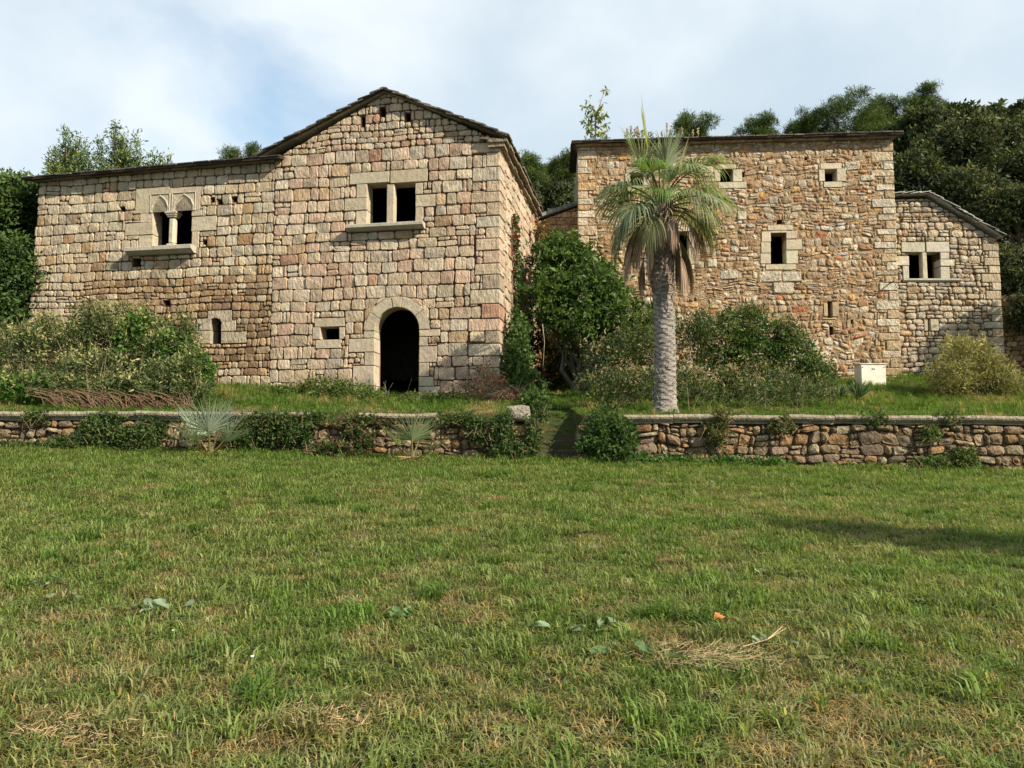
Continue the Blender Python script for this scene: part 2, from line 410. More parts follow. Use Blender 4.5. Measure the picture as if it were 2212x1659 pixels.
def quoins(F, root, ucorner, side, z0, z1, zones, tintf, rng, G=None, ztop=None, hh=(.28, .4), lng=(.6, .85), sht=(.34, .5), back=.5, batter=0.0, mat=None):
    """corner stones, alternately long and short on the face F; side=+1: the corner is the right end"""
    z = z0; i = 0; zg = []
    while z < z1 - .12:
        h = min(rng.uniform(*hh), z1 - z)
        if z1 - z - h < .14: h = z1 - z
        w = rng.uniform(*(lng if i % 2 else sht)); d = rng.uniform(*(sht if i % 2 else lng))
        off = batter * (z - z0)
        uc = ucorner - side * off
        a, b = (uc - w, uc) if side > 0 else (uc, uc + w)
        zones.append((a - (0 if side > 0 else .3), z, b + (.3 if side > 0 else 0), z + h)); zg.append((z, h, d))
        g = .007; pr = rng.uniform(.008, .026); o2 = rng.uniform(.006, .02)
        aa, bb = (a + g, b + o2) if side > 0 else (a - o2, b - g)
        mb = MB(); c = F.P((aa + bb) / 2, z + h / 2, pr - (d + pr) / 2)
        Mx = Matrix((F.U, F.N, Vector((0, 0, 1)))).transposed()
        mb.box(c, (bb - aa, d + pr, h - 2 * g), Mx, tintf((a + b) / 2, z, w, h, rng), .02)
        for v in mb.v:
            v += Vector((rng.uniform(-.006, .006), rng.uniform(-.006, .006), rng.uniform(-.005, .005)))
        mb.build('quoin', mat or M_ashlar, root, c, False)
        z += h; i += 1
    return zg
def pal(cols, wts, v=.13):
    def f(u, z, w, h, rng):
        c = rng.choices(cols, wts)[0]; k = rng.uniform(1 - v, 1 + v)
        return tuple(max(.02, x * k * rng.uniform(.985, 1.015)) for x in c)
    return f
# ------------------------------------------------------------------ ground
def clamp(v, a, b): return max(a, min(b, v))
def sstep(a, b, x): t = clamp((x - a) / (b - a), 0, 1); return t * t * (3 - 2 * t)
def z_lawn(x, y):
    zw = 1.33 - .025 * clamp(x, -14, 14)
    b = zw * y / 15 if y > 0 else zw * y / 26
    return b + .035 * noise.noise(Vector((x * .5, y * .5, 3))) + .015 * noise.noise(Vector((x * 1.9, y * 1.9, 8)))
def z_up(x, y):
    t = y - 15.3
    z = 2.19 - .0055 * x + .135 * max(0, min(t, 14))
    z += -.045 * min(0, max(x + 3, -14)) * sstep(0, 6, t) + .045 * clamp(x - 4, 0, 10) * sstep(3, 9, t)
    if y > 29:
        s = .17 + .19 * sstep(-22, -2, x) + .05 * sstep(5, 40, x); z += s * (min(y, 115) - 29) - .1 * max(0, y - 130)
        z += .8 * noise.noise(Vector((x * .06, y * .06, 1))) * sstep(29, 40, y)
    z += .07 * noise.noise(Vector((x * .7, y * .7, 5))) * sstep(.2, 1.5, t)
    if y < 15.31: return .8
    if .3 < x < 1.37 and y < 17.4: z = min(z, 1.42 + (y - 15.0) * .40)
    return z
def sheet(name, xs, ys, zf, mat, tint=None):
    vs = [(x, y, zf(x, y)) for y in ys for x in xs]; nx = len(xs)
    fs = [(j * nx + i, j * nx + i + 1, (j + 1) * nx + i + 1, (j + 1) * nx + i) for j in range(len(ys) - 1) for i in range(nx - 1)]
    return tag(link(name, mesh(name, vs, fs, mat, None, True)), kind='structure')
def fr(a, b, s): return list(np.arange(a, b + s * .5, s))
def ground_mat(name, stops, sc1=1.2):
    m, nt, b = pmat(name, .95, .1); g = N(nt, 'ShaderNodeNewGeometry')
    a = N(nt, 'ShaderNodeTexNoise', i_Scale=sc1, i_Detail=9.0, i_Roughness=.68); L(nt, g.outputs['Position'], a.inputs[0])
    c = ramp(nt, a.outputs[0], stops)
    f = N(nt, 'ShaderNodeTexNoise', i_Scale=70.0, i_Detail=4.0, i_Roughness=.8); L(nt, g.outputs['Position'], f.inputs[0])
    c = mix(nt, 1.0, c, ramp(nt, f.outputs[0], [(.35, (.45,) * 3), (.65, (1.4,) * 3)]), 'MULTIPLY'); L(nt, c, b.inputs['Base Color'])
    bu = N(nt, 'ShaderNodeBump', i_Strength=.9, i_Distance=.03); L(nt, f.outputs[0], bu.inputs['Height']); L(nt, bu.outputs[0], b.inputs['Normal'])
    return m
M_turf = ground_mat('turf', [(.33, (.10, .065, .032)), (.45, (.055, .055, .022)), (.6, (.038, .055, .016)), (.72, (.09, .065, .034))])
M_hill = ground_mat('hill_ground', [(.35, (.03, .035, .015)), (.6, (.05, .06, .02))], .4)
sheet('lawn', [-150, -80, -40] + fr(-24, 24, .5) + [40, 80, 150], [-150, -60, -20] + fr(-8, 15.35, .4) + [15.4], z_lawn, M_turf)
sheet('terrace_ground', [-150, -80, -40] + fr(-24, 0, .5) + [.2, .28, .33, .6, .9, 1.2, 1.34, 1.4] + fr(1.7, 24, .5) + [40, 80, 150], [15.305] + fr(15.32, 31, .4), z_up, M_turf)
sheet('hillside', [-250, -150] + fr(-80, 120, 4) + [160, 250], fr(30.9, 31.1, .2) + fr(34, 118, 4) + [130, 180, 250], z_up, M_hill)
# ------------------------------------------------------------------ stone colours
C_ash = pal([(.42, .34, .235), (.44, .355, .24), (.41, .35, .26), (.41, .31, .21), (.38, .26, .15), (.46, .385, .28), (.33, .20, .115), (.31, .25, .18)], [6, 5, 5, 2.5, 1.5, 2.5, .6, .8], .12)
C_gab = pal([(.43, .34, .24), (.45, .345, .245), (.42, .355, .27), (.43, .305, .22), (.40, .28, .17), (.47, .39, .29), (.37, .22, .15), (.33, .26, .19)], [6, 5, 4, 5, 1.5, 2.5, .9, .7], .12)
C_low = pal([(.29, .20, .12), (.34, .24, .135), (.26, .17, .10), (.37, .28, .18), (.20, .135, .085)], [4, 4, 3, 2, 2])
C_tow = pal([(.36, .245, .145), (.40, .285, .18), (.32, .195, .11), (.48, .40, .285), (.42, .325, .22), (.40, .17, .09), (.46, .41, .33), (.30, .22, .15), (.50, .30, .12)], [5, 5, 3, 4.5, 5, .4, 2.2, 1, .9], .16)
C_ann = pal([(.40, .32, .22), (.43, .355, .25), (.39, .34, .26), (.36, .25, .15), (.34, .28, .20)], [4, 4, 3, 2, 1.5])
C_fld = pal([(.25, .18, .11), (.30, .22, .135), (.22, .165, .115), (.33, .27, .18), (.28, .17, .085), (.17, .13, .09)], [4, 4, 3, 2, 3, 2], .2)
def C_left(u, z, w, h, rng):
    # the lower courses between the window and the bush are browner stone
    k = sstep(6.9, 5.9, z + .25 * noise.noise(Vector((u, z, 0))) * 2) * sstep(-13.3, -12.2, u) * sstep(3.3, 4.2, z)
    return C_low(u, z, w, h, rng) if rng.random() < k * .92 else C_ash(u, z, w, h, rng)
rng = random.Random(11)
# ------------------------------------------------------------------ left house (long wing)
FL = Facade((-.33, 20.0), -10.2)
GB = 2.4
uj = FL.uv(588, 600)[0]
root = empty('stone_house', FL.P(FL.uv(330, 800)[0], 2.9, 0), 'long low ashlar stone house with twin arched window, leftmost of the buildings', 'house')
house_left = root
uTL, zTL = FL.uv(85, 395); uBL = FL.uv(61, 705)[0]; zBL = FL.uv(61, 705)[1]
uBLg = uBL + (uBL - uTL) * (zBL - GB) / (zTL - zBL); zTR = FL.uv(590, 352)[1]
bounds = [(uBLg, GB), (uj - .004, GB), (uj - .004, zTR), (uTL, zTL)]
zones = []; holes = []
# twin ogee window
op = FL.rect(330, 433, 415, 535)
lt = FL.rect(294, 406, 364, 459); lt2 = FL.rect(365, 405, 433, 453)
spz = FL.uv(370, 457)[1]; topz = FL.uv(340, 432)[1]
def ogee(F, blk, uL, uR, zs, zt, zb):                      # lintel block with a cusped ogee arch cut in its underside
    um = (uL + uR) / 2; h = zt - zs; w = (uR - uL) / 2
    half = [(-1, 0), (-.97, .30), (-.82, .58), (-.56, .44), (-.44, .74), (-.2, .84), (0, 1.08)]
    arch = [(um + a * w, zs + b * h) for a, b in half] + [(um - a * w, zs + b * h) for a, b in half[-2::-1]]
    return [(blk[0], zb), (uL, zb)] + arch + [(uR, zb), (blk[2], zb), (blk[2], blk[3]), (blk[0], blk[3])]
uLa, uLb = FL.uv(331, 480)[0], FL.uv(360, 480)[0]; uRa, uRb = FL.uv(379, 480)[0], FL.uv(414, 480)[0]
win = link('window', None, root); win.empty_display_size = .2
win.location = FL.P(FL.uv(370, 535)[0], FL.uv(370, 535)[1], 0) - root.location
def wparts(o, w):                                           # move a dressed block below the window part
    o.location = o.location - w.location; o.parent = w; return o
zb = FL.uv(370, 457)[1]
umid = (FL.uv(364.8, 450)[0])
b1 = (lt[0], zb, umid - .004, lt[3]); b2 = (umid + .004, zb, lt2[2], lt2[3])
for b, a, c in ((b1, uLa, uLb), (b2, uRa, uRb)):
    wparts(dress(FL, root, ogee(FL, b, a, c, zb, topz, b[1]), name='arched_lintel', n0=-.3, n1=.02, bev=.004), win)
    # square label recess and raised hood moulding
    um = (a + c) / 2; w = (c - a) / 2; mb = MB()
    mb.tube([FL.P(um + k * w * 1.22, zb + (topz - zb) * q, .03) for k, q in ((-1, .0), (-.98, .45), (-.75, .85), (-.35, 1.14), (0, 1.3), (.35, 1.14), (.75, .85), (.98, .45), (1, .0))], .022, 5, (.45, .40, .31))
    mb.tube([FL.P(um + k * w * 1.42, q, .03) for k, q in ((-1, zb), (-1, topz + .16), (1, topz + .16), (1, zb))], .016, 4, (.45, .40, .31))
    m = mb.build('hood_moulding', M_dress, root, root.location, False); m.location = -win.location; m.parent = win
    zones.append(grow((b[0], b[1], b[2], b[3])))
zones.append(FL.rect(320, 453, 425, 536)); holes.append(rpoly(FL.rect(327, 430, 418, 536)))
jb = []
for px in ((303, 459, 331, 481), (270, 481, 331, 508), (300, 508, 331, 536), (414, 453, 437, 467), (414, 467, 468, 499), (414, 499, 430, 536)):
    wparts(dr(FL, root, zones, px, 'jamb_stone', n0=-.4), win)
# colonnette
uc = FL.uv(369, 500)[0]; zc0, zc1 = FL.uv(369, 536)[1], zb
mb = MB(); Mx = Matrix((FL.U, FL.N, Vector((0, 0, 1)))).transposed(); hgt = zc1 - zc0; ct = (.43, .38, .29)
mb.box(FL.P(uc, zc0 + .03, -.1), (.32, .28, .06), Mx, ct, .012); mb.box(FL.P(uc, zc0 + .10, -.1), (.27, .24, .08), Mx, ct, .025)
mb.box(FL.P(uc, zc0 + hgt * .48, -.1), (.19, .19, hgt * .72), Mx, ct, .045)
mb.box(FL.P(uc, zc1 - .14, -.1), (.25, .24, .05), Mx, ct, .015); mb.box(FL.P(uc, zc1 - .09, -.1), (.31, .28, .055), Mx, ct, .012); mb.box(FL.P(uc, zc1 - .03, -.1), (.37, .32, .065), Mx, ct, .01)
o = mb.build('colonnette', M_dress, root, FL.P(uc, zc0, -.1)); wparts(o, win)
def sill(F, root, zones, px, win, proj=.24, parts=2, h=None):
    r = F.rect(*px); zones.append(grow(r)); w = (r[2] - r[0]) / parts
    for i in range(parts):
        a, b = r[0] + i * w + .003, r[0] + (i + 1) * w - .003; vs = []
        for z, n in ((r[1], .0), (r[1] + .0, proj * .45), (r[1] + (r[3] - r[1]) * .45, proj), (r[3] - .015, proj), (r[3], proj - .015), (r[3], -.35), (r[1], -.35)):
            vs += [F.P(a, z, n), F.P(b, z, n)]
        k = 7; fs = [tuple(range(0, 14, 2)), tuple(range(13, 0, -2))] + [(2 * j, 2 * ((j + 1) % k), 2 * ((j + 1) % k) + 1, 2 * j + 1) for j in range(k)]
        cen = vs[0].copy(); o = link('sill', mesh('sill', [v - cen for v in vs], fs, M_dress, (.36, .33, .27)), root, cen - root.location)
        if win: wparts(o, win)
sill(FL, root, zones, (282, 536, 425, 551), win, .3)
# slit window
win2 = link('slit_window', None, root); win2.location = FL.P(*FL.uv(466, 741), 0) - root.location
zones.append(FL.rect(455, 686, 477.5, 742)); holes.append([(a, b) for a, b in rpoly(FL.rect(454, 693, 478, 743))[:2]] + [FL.uv(478, 697), FL.uv(473, 689), FL.uv(458, 688), FL.uv(454, 692)])
for px in ((425, 688, 455, 714), (423, 714, 455, 743), (477.5, 692, 510, 716), (477.5, 716, 532, 742)): wparts(dr(FL, root, zones, px, 'jamb_stone', mat=M_ashlar, n0=-.4), win2)
r = FL.rect(449, 671, 500, 696); zones.append(grow(r))
p6 = FL.uv(454, 696); wparts(dress(FL, root, [(r[0], r[1]), (FL.uv(455, 694)[0], r[1])] + [FL.uv(456, 690), FL.uv(461, 687.5), FL.uv(469, 687.5), FL.uv(476, 691), FL.uv(478, 696)] + [(r[2], r[1]), (r[2], r[3]), (r[0], r[3])], 'arched_lintel', mat=M_ashlar, n0=-.4), win2)
for px, py, s in ((460, 432, 5), (475, 436, 5.5), (507, 431, 6), (265, 452, 5), (295, 567, 9), (443, 523, 5), (360, 655, 7), (600, 726, 0)):
    if s: r = FL.rect(px - s, py - s, px + s, py + s); zones.append(r); holes.append(rpoly(shrink(r, .012)))
quoins(FL, root, uTL - .0, -1, GB, zTL - .03, [], C_ash, rng) if False else None
def hL(z, rng): return rng.uniform(.17, .24) if 3.5 < z < 6.2 else rng.uniform(.24, .33)
def wL(z, rng): return rng.uniform(.17, .42) if 3.5 < z < 6.2 else rng.uniform(.22, .52)
SL = masonry(FL, bounds, hL, wL, zones, C_left, 0, rng, seed=1, A=.06, psplit=.08, pfill=.1)
# left corner stones follow the battered edge
emit_stones(SL, root, M_ashlar)
core(FL, root, [(bounds[0][0], GB - .6), (bounds[1][0], GB - .6)] + bounds[2:], holes, M_mortar)
# other walls and roof of the wing
def box_wall(name, root, a, b, z0, z1, th, mat=M_ashlar, tint=(.3, .25, .18), z1b=None):
    a, b = Vector((a.x, a.y, 0)), Vector((b.x, b.y, 0)); d = (b - a).normalized(); n = Vector((d.y, -d.x, 0)) * th / 2; z1b = z1 if z1b is None else z1b
    vs = [a - n, b - n, b + n, a + n]; vs = [Vector((v.x, v.y, z0)) for v in vs] + [Vector((v.x, v.y, z1b if i in (1, 2) else z1)) for i, v in enumerate(vs)]
    mb = MB(); mb.add(vs, [(3, 2, 1, 0), (4, 5, 6, 7)] + [(i, (i + 1) % 4, 4 + (i + 1) % 4, 4 + i) for i in range(4)], tint); return mb.build(name, mat, root, root.location)
D = 6.5
box_wall('side_wall', root, FL.P(uTL + .05 - .1, 0, -.5), FL.P(uTL - .05, 0, -D), GB, zTL + .1, .45, M_rubble)
box_wall('back_wall', root, FL.P(uTL - .2, 0, -D), FL.P(uj - .3, 0, -D), GB, zTL + 1.3, .5, M_rubble)
tp = math.tan(R(13))
eL, eR = uTL - .35, uj + .1
zA = zTL + .02; zB = zTR + .02
zfL = lambda u: zTL + (zTR - zTL) * (u - uTL) / (uj - uTL)
cornice(FL, root, uTL - .1, uj + .03, lambda u: zfL(u) - .0, -.4, .16, .05, rng, tint=(.22, .18, .13))
cornice(FL, root, uTL - .24, uj + .03, lambda u: zfL(u) + .055, -.4, .27, .045, rng, (.4, .8), tint=(.16, .13, .10), mat=M_slate)
for s in (1,):
    pa, pb = FL.P(eL, zfL(eL) + .07, .3), FL.P(uj + .28, zfL(uj) + .07, .3)
    up = (FL.N * -1 + Vector((0, 0, tp)))
    slab('roof_deck', [pa, pb, pb + up * (D + .3), pa + up * (D + .3)], .06, M_dark, root, (.1, .08, .06))
    slates(root, pa, pb - pa, up, (pb - pa).length, (D + .3) * 1.02, lambda e, s: s < .3, rng, w=(.28, .55), tint=(.11, .10, .085))
def ceiling(root, F, u0, u1, d0, d1, z, name='ceiling'):
    slab(name, [F.P(u0, z, -d0), F.P(u1, z, -d0), F.P(u1, z, -d1), F.P(u0, z, -d1)], .12, M_dark, root, (.1, .08, .06))
ceiling(root, FL, uTL + .1, uj, .3, D, zTL - .12)
box_wall('partition', root, FL.P(uj - .3, 0, -.4), FL.P(uj - .3, 0, -D), GB, zTL, .3, M_dark)
# ------------------------------------------------------------------ gable house
root = empty('stone_house', FL.P(FL.uv(840, 850)[0], 2.9, 0), 'tall gabled ashlar stone house with arched doorway and steep roof peak', 'house')
house_gable = root
G = lambda x, y: FL.uv(x, y)
ap = G(836, 201); zr = G(1079, 304)[1]; zl = G(588, 344)[1]
bounds = [(uj + .004, GB), (-.002, GB), (-.002, zr), ap, (uj + .004, zl)]
zones = []; holes = []
win = link('window', None, root); win.location = FL.P(*G(845, 485), 0) - root.location
zones.append(FL.rect(793, 394, 897, 485)); holes.append(rpoly(FL.rect(790, 392, 900, 487)))
for px in ((755.7, 372, 841.5, 397), (843, 366, 924, 394.5)): wparts(dr(FL, root, zones, px, 'lintel', n1=.02), win)
for px in ((770, 397, 793, 427.5), (744, 427.5, 793, 455), (768.6, 455, 793, 486.5), (897, 394.5, 913, 420), (897, 420, 941, 447), (897, 447, 914.5, 484)): wparts(dr(FL, root, zones, px, 'jamb_stone', n0=-.45), win)
wparts(dr(FL, root, [], (834, 396.5, 852, 486), 'mullion', n0=-.2, n1=.0, bev=.03), win)
sill(FL, root, zones, (753, 486.5, 919, 499), win, .26)
# doorway
cu, cz = G(857.5, 713); ri = abs(G(810, 713)[0] - cu); ro = abs(G(787.5, 713)[0] - cu); rk = cz and (G(857, 641)[1] - cz)
door = link('doorway', None, root); door.location = FL.P(*G(857, 855), 0) - root.location
def arc(a0, a1, r0, r1, n=8):
    p = [(cu + r1 * math.cos(R(a0 + (a1 - a0) * i / n)), cz + r1 * math.sin(R(a0 + (a1 - a0) * i / n))) for i in range(n + 1)]
    return p + [(cu + r0 * math.cos(R(a0 + (a1 - a0) * i / n)), cz + r0 * math.sin(R(a0 + (a1 - a0) * i / n))) for i in range(n, -1, -1)]
for a0, a1, rr_, nm in ((0, 36, ro, 'arch_stone'), (36.5, 80, ro, 'arch_stone'), (80.5, 99.5, rk, 'keystone'), (100, 146, ro, 'arch_stone'), (146.5, 180, ro, 'arch_stone')):
    wparts(dress(FL, root, arc(a0, a1, ri, rr_, 7 if a1 - a0 > 30 else 3), nm, n0=-.42, n1=.02 if nm != 'keystone' else .035, bev=.015), door)
zd = G(857, 857)[1]
zones.append((cu - ri - .003, GB, cu + ri + .003, cz + .01))
holes.append([(cu - ri - .02, zd - .02), (cu + ri + .02, zd - .02)] + [(cu + (ri + .02) * math.cos(R(a)), cz + (ri + .02) * math.sin(R(a))) for a in range(0, 181, 15)])
for y0, y1, xl in ((709.7, 729.8, 786), (729.8, 760, 753), (760, 789, 787), (789, 833, 762), (833, 862, 788)):
    a = G(xl, (y0 + y1) / 2)[0]; r = (a, G(830, y1)[1], cu - ri, min(G(830, y0)[1], cz - .004)); zones.append(grow(r)); wparts(dress(FL, root, rp(shrink(r)), 'jamb_stone'), door)
for y0, y1, xr in ((709.7, 728, 951), (728, 748.5, 925), (748.5, 784, 944), (784, 814.6, 927), (814.6, 835, 937), (835, 862, 950)):
    a = G(xr, (y0 + y1) / 2)[0]; r = (cu + ri, G(880, y1)[1], a, min(G(880, y0)[1], cz - .004)); zones.append(grow(r)); wparts(dress(FL, root, rp(shrink(r)), 'jamb_stone'), door)
mb = MB(); mb.box(FL.P(cu, zd - .07, -.1), (ri * 2 + .3, .75, .14), Mx, (.3, .27, .21), .02); o = mb.build('threshold', M_dress, root, FL.P(cu, zd - .07, 0)); wparts(o, door)
# small square window
win3 = link('square_window', None, root); win3.location = FL.P(*G(714, 733), 0) - root.location
zones.append(FL.rect(692, 706, 733, 733.5)); holes.append(rpoly(FL.rect(690, 704, 735, 735)))
for px, nm in (((680, 687, 744, 706.5), 'lintel'), ((675, 706.5, 692, 733.5), 'jamb_stone'), ((732.7, 706.5, 745.6, 733), 'jamb_stone'), ((682, 733.5, 738.5, 752.8), 'sill')): wparts(dr(FL, root, zones, px, nm), win3)
for x0, y0, x1, y1 in ((779, 251, 789, 274), (820, 232, 833, 253), (875, 244, 887, 264), (739, 716, 745, 735), (1046, 770, 1052, 776)):
    r = FL.rect(x0, y0, x1, y1); zones.append(r); holes.append(rpoly(shrink(r, .012)))
zones_side = []
zg = quoins(FL, root, 0, +1, GB, zr - .02, zones, C_gab, rng)
for z, h, d in zg: zones_side.append((-.3, z, d, z + h))
def hG(z, rng): return rng.uniform(.27, .36) if z < 9.6 else rng.uniform(.15, .28)
def wG(z, rng): return rng.uniform(.24, .58) if z < 9.6 else rng.uniform(.15, .4)
SG = masonry(FL, bounds, hG, wG, zones, C_gab, 0, rng, seed=2, A=.055, psplit=.07, pfill=.1, circles=((cu, cz, ro + .008),))
core(FL, root, [(bounds[0][0], GB - .6), (-.05, GB - .6), (-.05, zr), ap, (uj + .004, zl)], holes, M_mortar)
# flank
FF = Facade((-.33, 20.0), 79.8)
DF = 7.6
r = FF.rect(1142, 500, 1148, 528); zones_side.append(r); hole_side = [rpoly(shrink(r, .01))]
SF = masonry(FF, [(0, GB), (DF, GB), (DF, zr), (0, zr)], lambda z, g: g.uniform(.28, .36), lambda z, g: g.uniform(.3, .6), zones_side, C_gab, 0, rng, seed=5, psplit=.05, pfill=.05)
SF = [(a * .12, v, f, c, t) for a, v, f, c, t in SF]
emit_stones(SG + SF, root, M_ashlar)
core(FF, root, [(.48, GB - .6), (DF - .03, GB - .6), (DF - .03, zr + .05), (.48, zr + .05)], hole_side, M_mortar, thick=.45, name='side_wall_core')
box_wall('back_wall', root, FL.P(uj, 0, -DF), FL.P(0, 0, -DF), GB, zr, .5)
box_wall('party_wall', root, FL.P(uj - .25, 0, -.3), FL.P(uj - .25, 0, -DF), GB, zl - .1, .45)
ceiling(root, FL, uj, -.2, .3, DF, zl - .15); ceiling(root, FL, uj, -.2, .3, DF, FL.uv(840, 575)[1], 'floor')  # upper floor slab added to block window sun from reaching the doorway
# roof: two slopes, ridge runs back
ra = G(834, 191.5); rr2 = G(1099, 292); rl2 = G(556, 336)
nF = .2
def PS(p, n, dz=0): return FL.P(p[0], p[1] + dz, n)
zrt = rr2[1]; sl_r = (rr2[1] - ra[1]) / (rr2[0] - ra[0]); 
A = PS(rr2, nF, -.06); B = PS(ra, nF, -.06); C_ = PS(rl2, nF, -.06); bk = FL.N * -(DF + nF + .2)
slab('roof_deck', [A, B, B + bk, A + bk], .05, M_dark, root, (.1, .08, .06)); slab('roof_deck', [B, C_, C_ + bk, B + bk], .05, M_dark, root, (.1, .08, .06))
slates(root, A, bk, B - A, bk.length, (B - A).length, lambda e, s: e < .25 or s < .2, rng, w=(.3, .55), tint=(.13, .12, .10), maxparts=80)
slates(root, C_, bk, B - C_, bk.length, (B - C_).length, lambda e, s: e < .25, rng, w=(.3, .55), tint=(.12, .115, .10), maxparts=80)
# verge stones under the slates, along both rakes of the gable
def rake(F, root, p0, p1, n0, n1, th, rng, nm='verge_stone', drop=.05, tint=(.24, .20, .14), mat=None, w=(.4, .8)):
    Lq = math.hypot(p1[0] - p0[0], p1[1] - p0[1]); d = ((p1[0] - p0[0]) / Lq, (p1[1] - p0[1]) / Lq); nn = (d[1], -d[0])
    if nn[1] > 0: nn = (-nn[0], -nn[1])
    s = 0
    while s < Lq - .05:
        ww = min(rng.uniform(*w), Lq - s); jn = rng.uniform(-.03, .03); j2 = rng.uniform(-.012, .012)
        q = [(p0[0] + d[0] * (s + .006) + nn[0] * (drop + j2), p0[1] + d[1] * (s + .006) + nn[1] * (drop + j2)), (p0[0] + d[0] * (s + ww - .006) + nn[0] * (drop + j2), p0[1] + d[1] * (s + ww - .006) + nn[1] * (drop + j2))]
        q = [q[0], q[1], (q[1][0] + nn[0] * th, q[1][1] + nn[1] * th), (q[0][0] + nn[0] * th, q[0][1] + nn[1] * th)]
        v = rng.uniform(.7, 1.25); dress(F, root, q, nm, n0=n0, n1=n1 + jn, tint=tuple(c * v for c in tint), mat=mat or M_slate, bev=.01); s += ww
rake(FL, root, (rl2[0] + .12, rl2[1] + .02), ra, -.3, .13, .075, rng)
rake(FL, root, ra, rr2, -.3, .13, .075, rng)
rake(FL, root, G(1040, 296), G(1096, 300), -.3, .17, .05, rng, tint=(.2, .17, .12))
# corbelled eave stones on the flank
zc = zr
cornice(FF, root, -.12, DF, lambda u: zc - .20, -.3, .13, .11, rng, (.35, .6), tint=(.34, .27, .18), name='eave_stone')
cornice(FF, root, -.16, DF, lambda u: zc - .085, -.3, .25, .08, rng, (.35, .6), tint=(.28, .22, .15), name='eave_stone')
# ------------------------------------------------------------------ low link building between gable house and tower
FC = Facade((0, 26.45), 0)
root = empty('stone_lean_to', FC.P(1.7, 3.6, 0), 'low orange stone lean-to half hidden behind the fig tree, between gabled house and tower', 'outbuilding')
a = FC.uv(1165, 476); b = FC.uv(1252, 444)
bounds = [(.6, 2.6), (2.45, 2.6), (2.45, b[1]), (.6, a[1] - .15)]
SC = masonry(FC, bounds, lambda z, g: g.uniform(.2, .27) if z > 7.9 else g.uniform(.09, .2), lambda z, g: g.uniform(.25, .5) if z > 7.9 else g.uniform(.12, .35), [], pal([(.42, .25, .12), (.38, .20, .10), (.45, .30, .17), (.35, .2, .12)], [4, 3, 3, 1]), 0, rng, seed=8)
emit_stones(SC, root, M_rubble, 200); core(FC, root, bounds, [], M_mortar_o, -.02, .4)
rake(FC, root, FC.uv(1168, 463), FC.uv(1249, 434), -.4, .12, .13, rng, drop=0.0, tint=(.22, .22, .21), nm='verge_stone', w=(.5, .7))
pa, pb = FC.P(*FC.uv(1160, 470), .1), FC.P(*FC.uv(1252, 438), .1); slab('roof_deck', [pa, pb, pb + Vector((0, 3, 0)), pa + Vector((0, 3, 0))], .08, M_slate, root, (.12, .115, .1))
# ------------------------------------------------------------------ tower
FT = Facade((12.5, 25.0), -3.4)
root = empty('stone_tower', FT.P(-5, 3.8, 0), 'tall flat-topped tower house of ochre rubble stone rising behind the palm', 'tower')
tower = root
T = lambda x, y: FT.uv(x, y)
u0 = T(1249, 450)[0]; u1b = T(1946, 800)[0]; u1t = T(1928, 320)[0]; z0 = 2.6; zt0 = T(1250, 318)[1]; zt1 = T(1928, 300)[1]
bounds = [(u0, z0), (u1b, z0), (u1t, zt1), (u0, zt0)]
zones = []; holes = []
def window(F, root, zones, holes, open_px, blocks, nm='window', tint=(.44, .38, .28), depth=-.4):
    w = link(nm, None, root); x0, y0, x1, y1 = open_px; w.location = F.P(*F.uv((x0 + x1) / 2, y1), 0) - root.location
    r = F.rect(*open_px); zones.append(r); holes.append(rpoly(grow(r, .015)))
    for n, px in blocks:
        if n == 'sill_proud': sill(F, root, zones, px, w, .08, 1)
        else: wparts(dr(F, root, zones, px, n, tint=tint, n0=depth), w)
    return w
J = 'jamb_stone'
window(FT, root, zones, holes, (1782, 366, 1807.6, 392), [('lintel', (1772, 352, 1818, 365.5)), (J, (1768.6, 366, 1782, 392)), (J, (1807.6, 364, 1828, 392)), ('sill', (1779, 392, 1819, 405))])
window(FT, root, zones, holes, (1556, 366, 1583, 392), [('lintel', (1545, 355, 1590, 365.5)), (J, (1583, 365.5, 1603, 393)), (J, (1543, 366, 1556, 392)), ('sill', (1552, 393, 1613, 407))])
window(FT, root, zones, holes, (1362, 374, 1390, 401), [('lintel', (1352, 360, 1400, 373.5)), (J, (1350, 374, 1362, 401)), (J, (1390, 374, 1404, 401)), ('sill', (1355, 401, 1398, 413))])
window(FT, root, zones, holes, (1665, 504, 1698, 569.5), [('lintel', (1657.8, 486, 1713, 498)), ('lintel', (1663, 498, 1700, 503.5)), (J, (1645, 499.7, 1665, 523)), (J, (1644, 523, 1665, 547)), (J, (1642, 547, 1665, 570)), (J, (1698, 499, 1722, 516)), (J, (1698, 517, 1733, 540)), (J, (1698, 541, 1724, 570)), ('sill', (1654, 570.5, 1720, 583))])
window(FT, root, zones, holes, (1459, 500.5, 1488, 571), [('lintel', (1450, 489, 1500, 500)), (J, (1442, 501, 1459, 536)), (J, (1438, 536, 1459, 571)), (J, (1488, 501, 1508, 536)), (J, (1488, 536, 1505, 571)), ('sill', (1455, 571.5, 1500, 583))])
w_ = window(FT, root, zones, holes, (1788.5, 651, 1797.5, 686), [(J, (1779, 655, 1788.5, 683)), (J, (1797.5, 652, 1812, 684)), ('sill', (1776, 686.5, 1806, 690))], 'slit_window', (.40, .30, .19))
for x0, y0, x1, y1 in ((1678, 474, 1690, 484), (1603, 371, 1609, 383), (1792, 705, 1801, 724), (1838, 690, 1844, 699), (1738, 340, 1744, 346)):
    r = FT.rect(x0, y0, x1, y1); zones.append(r); holes.append(rpoly(r))
big = []
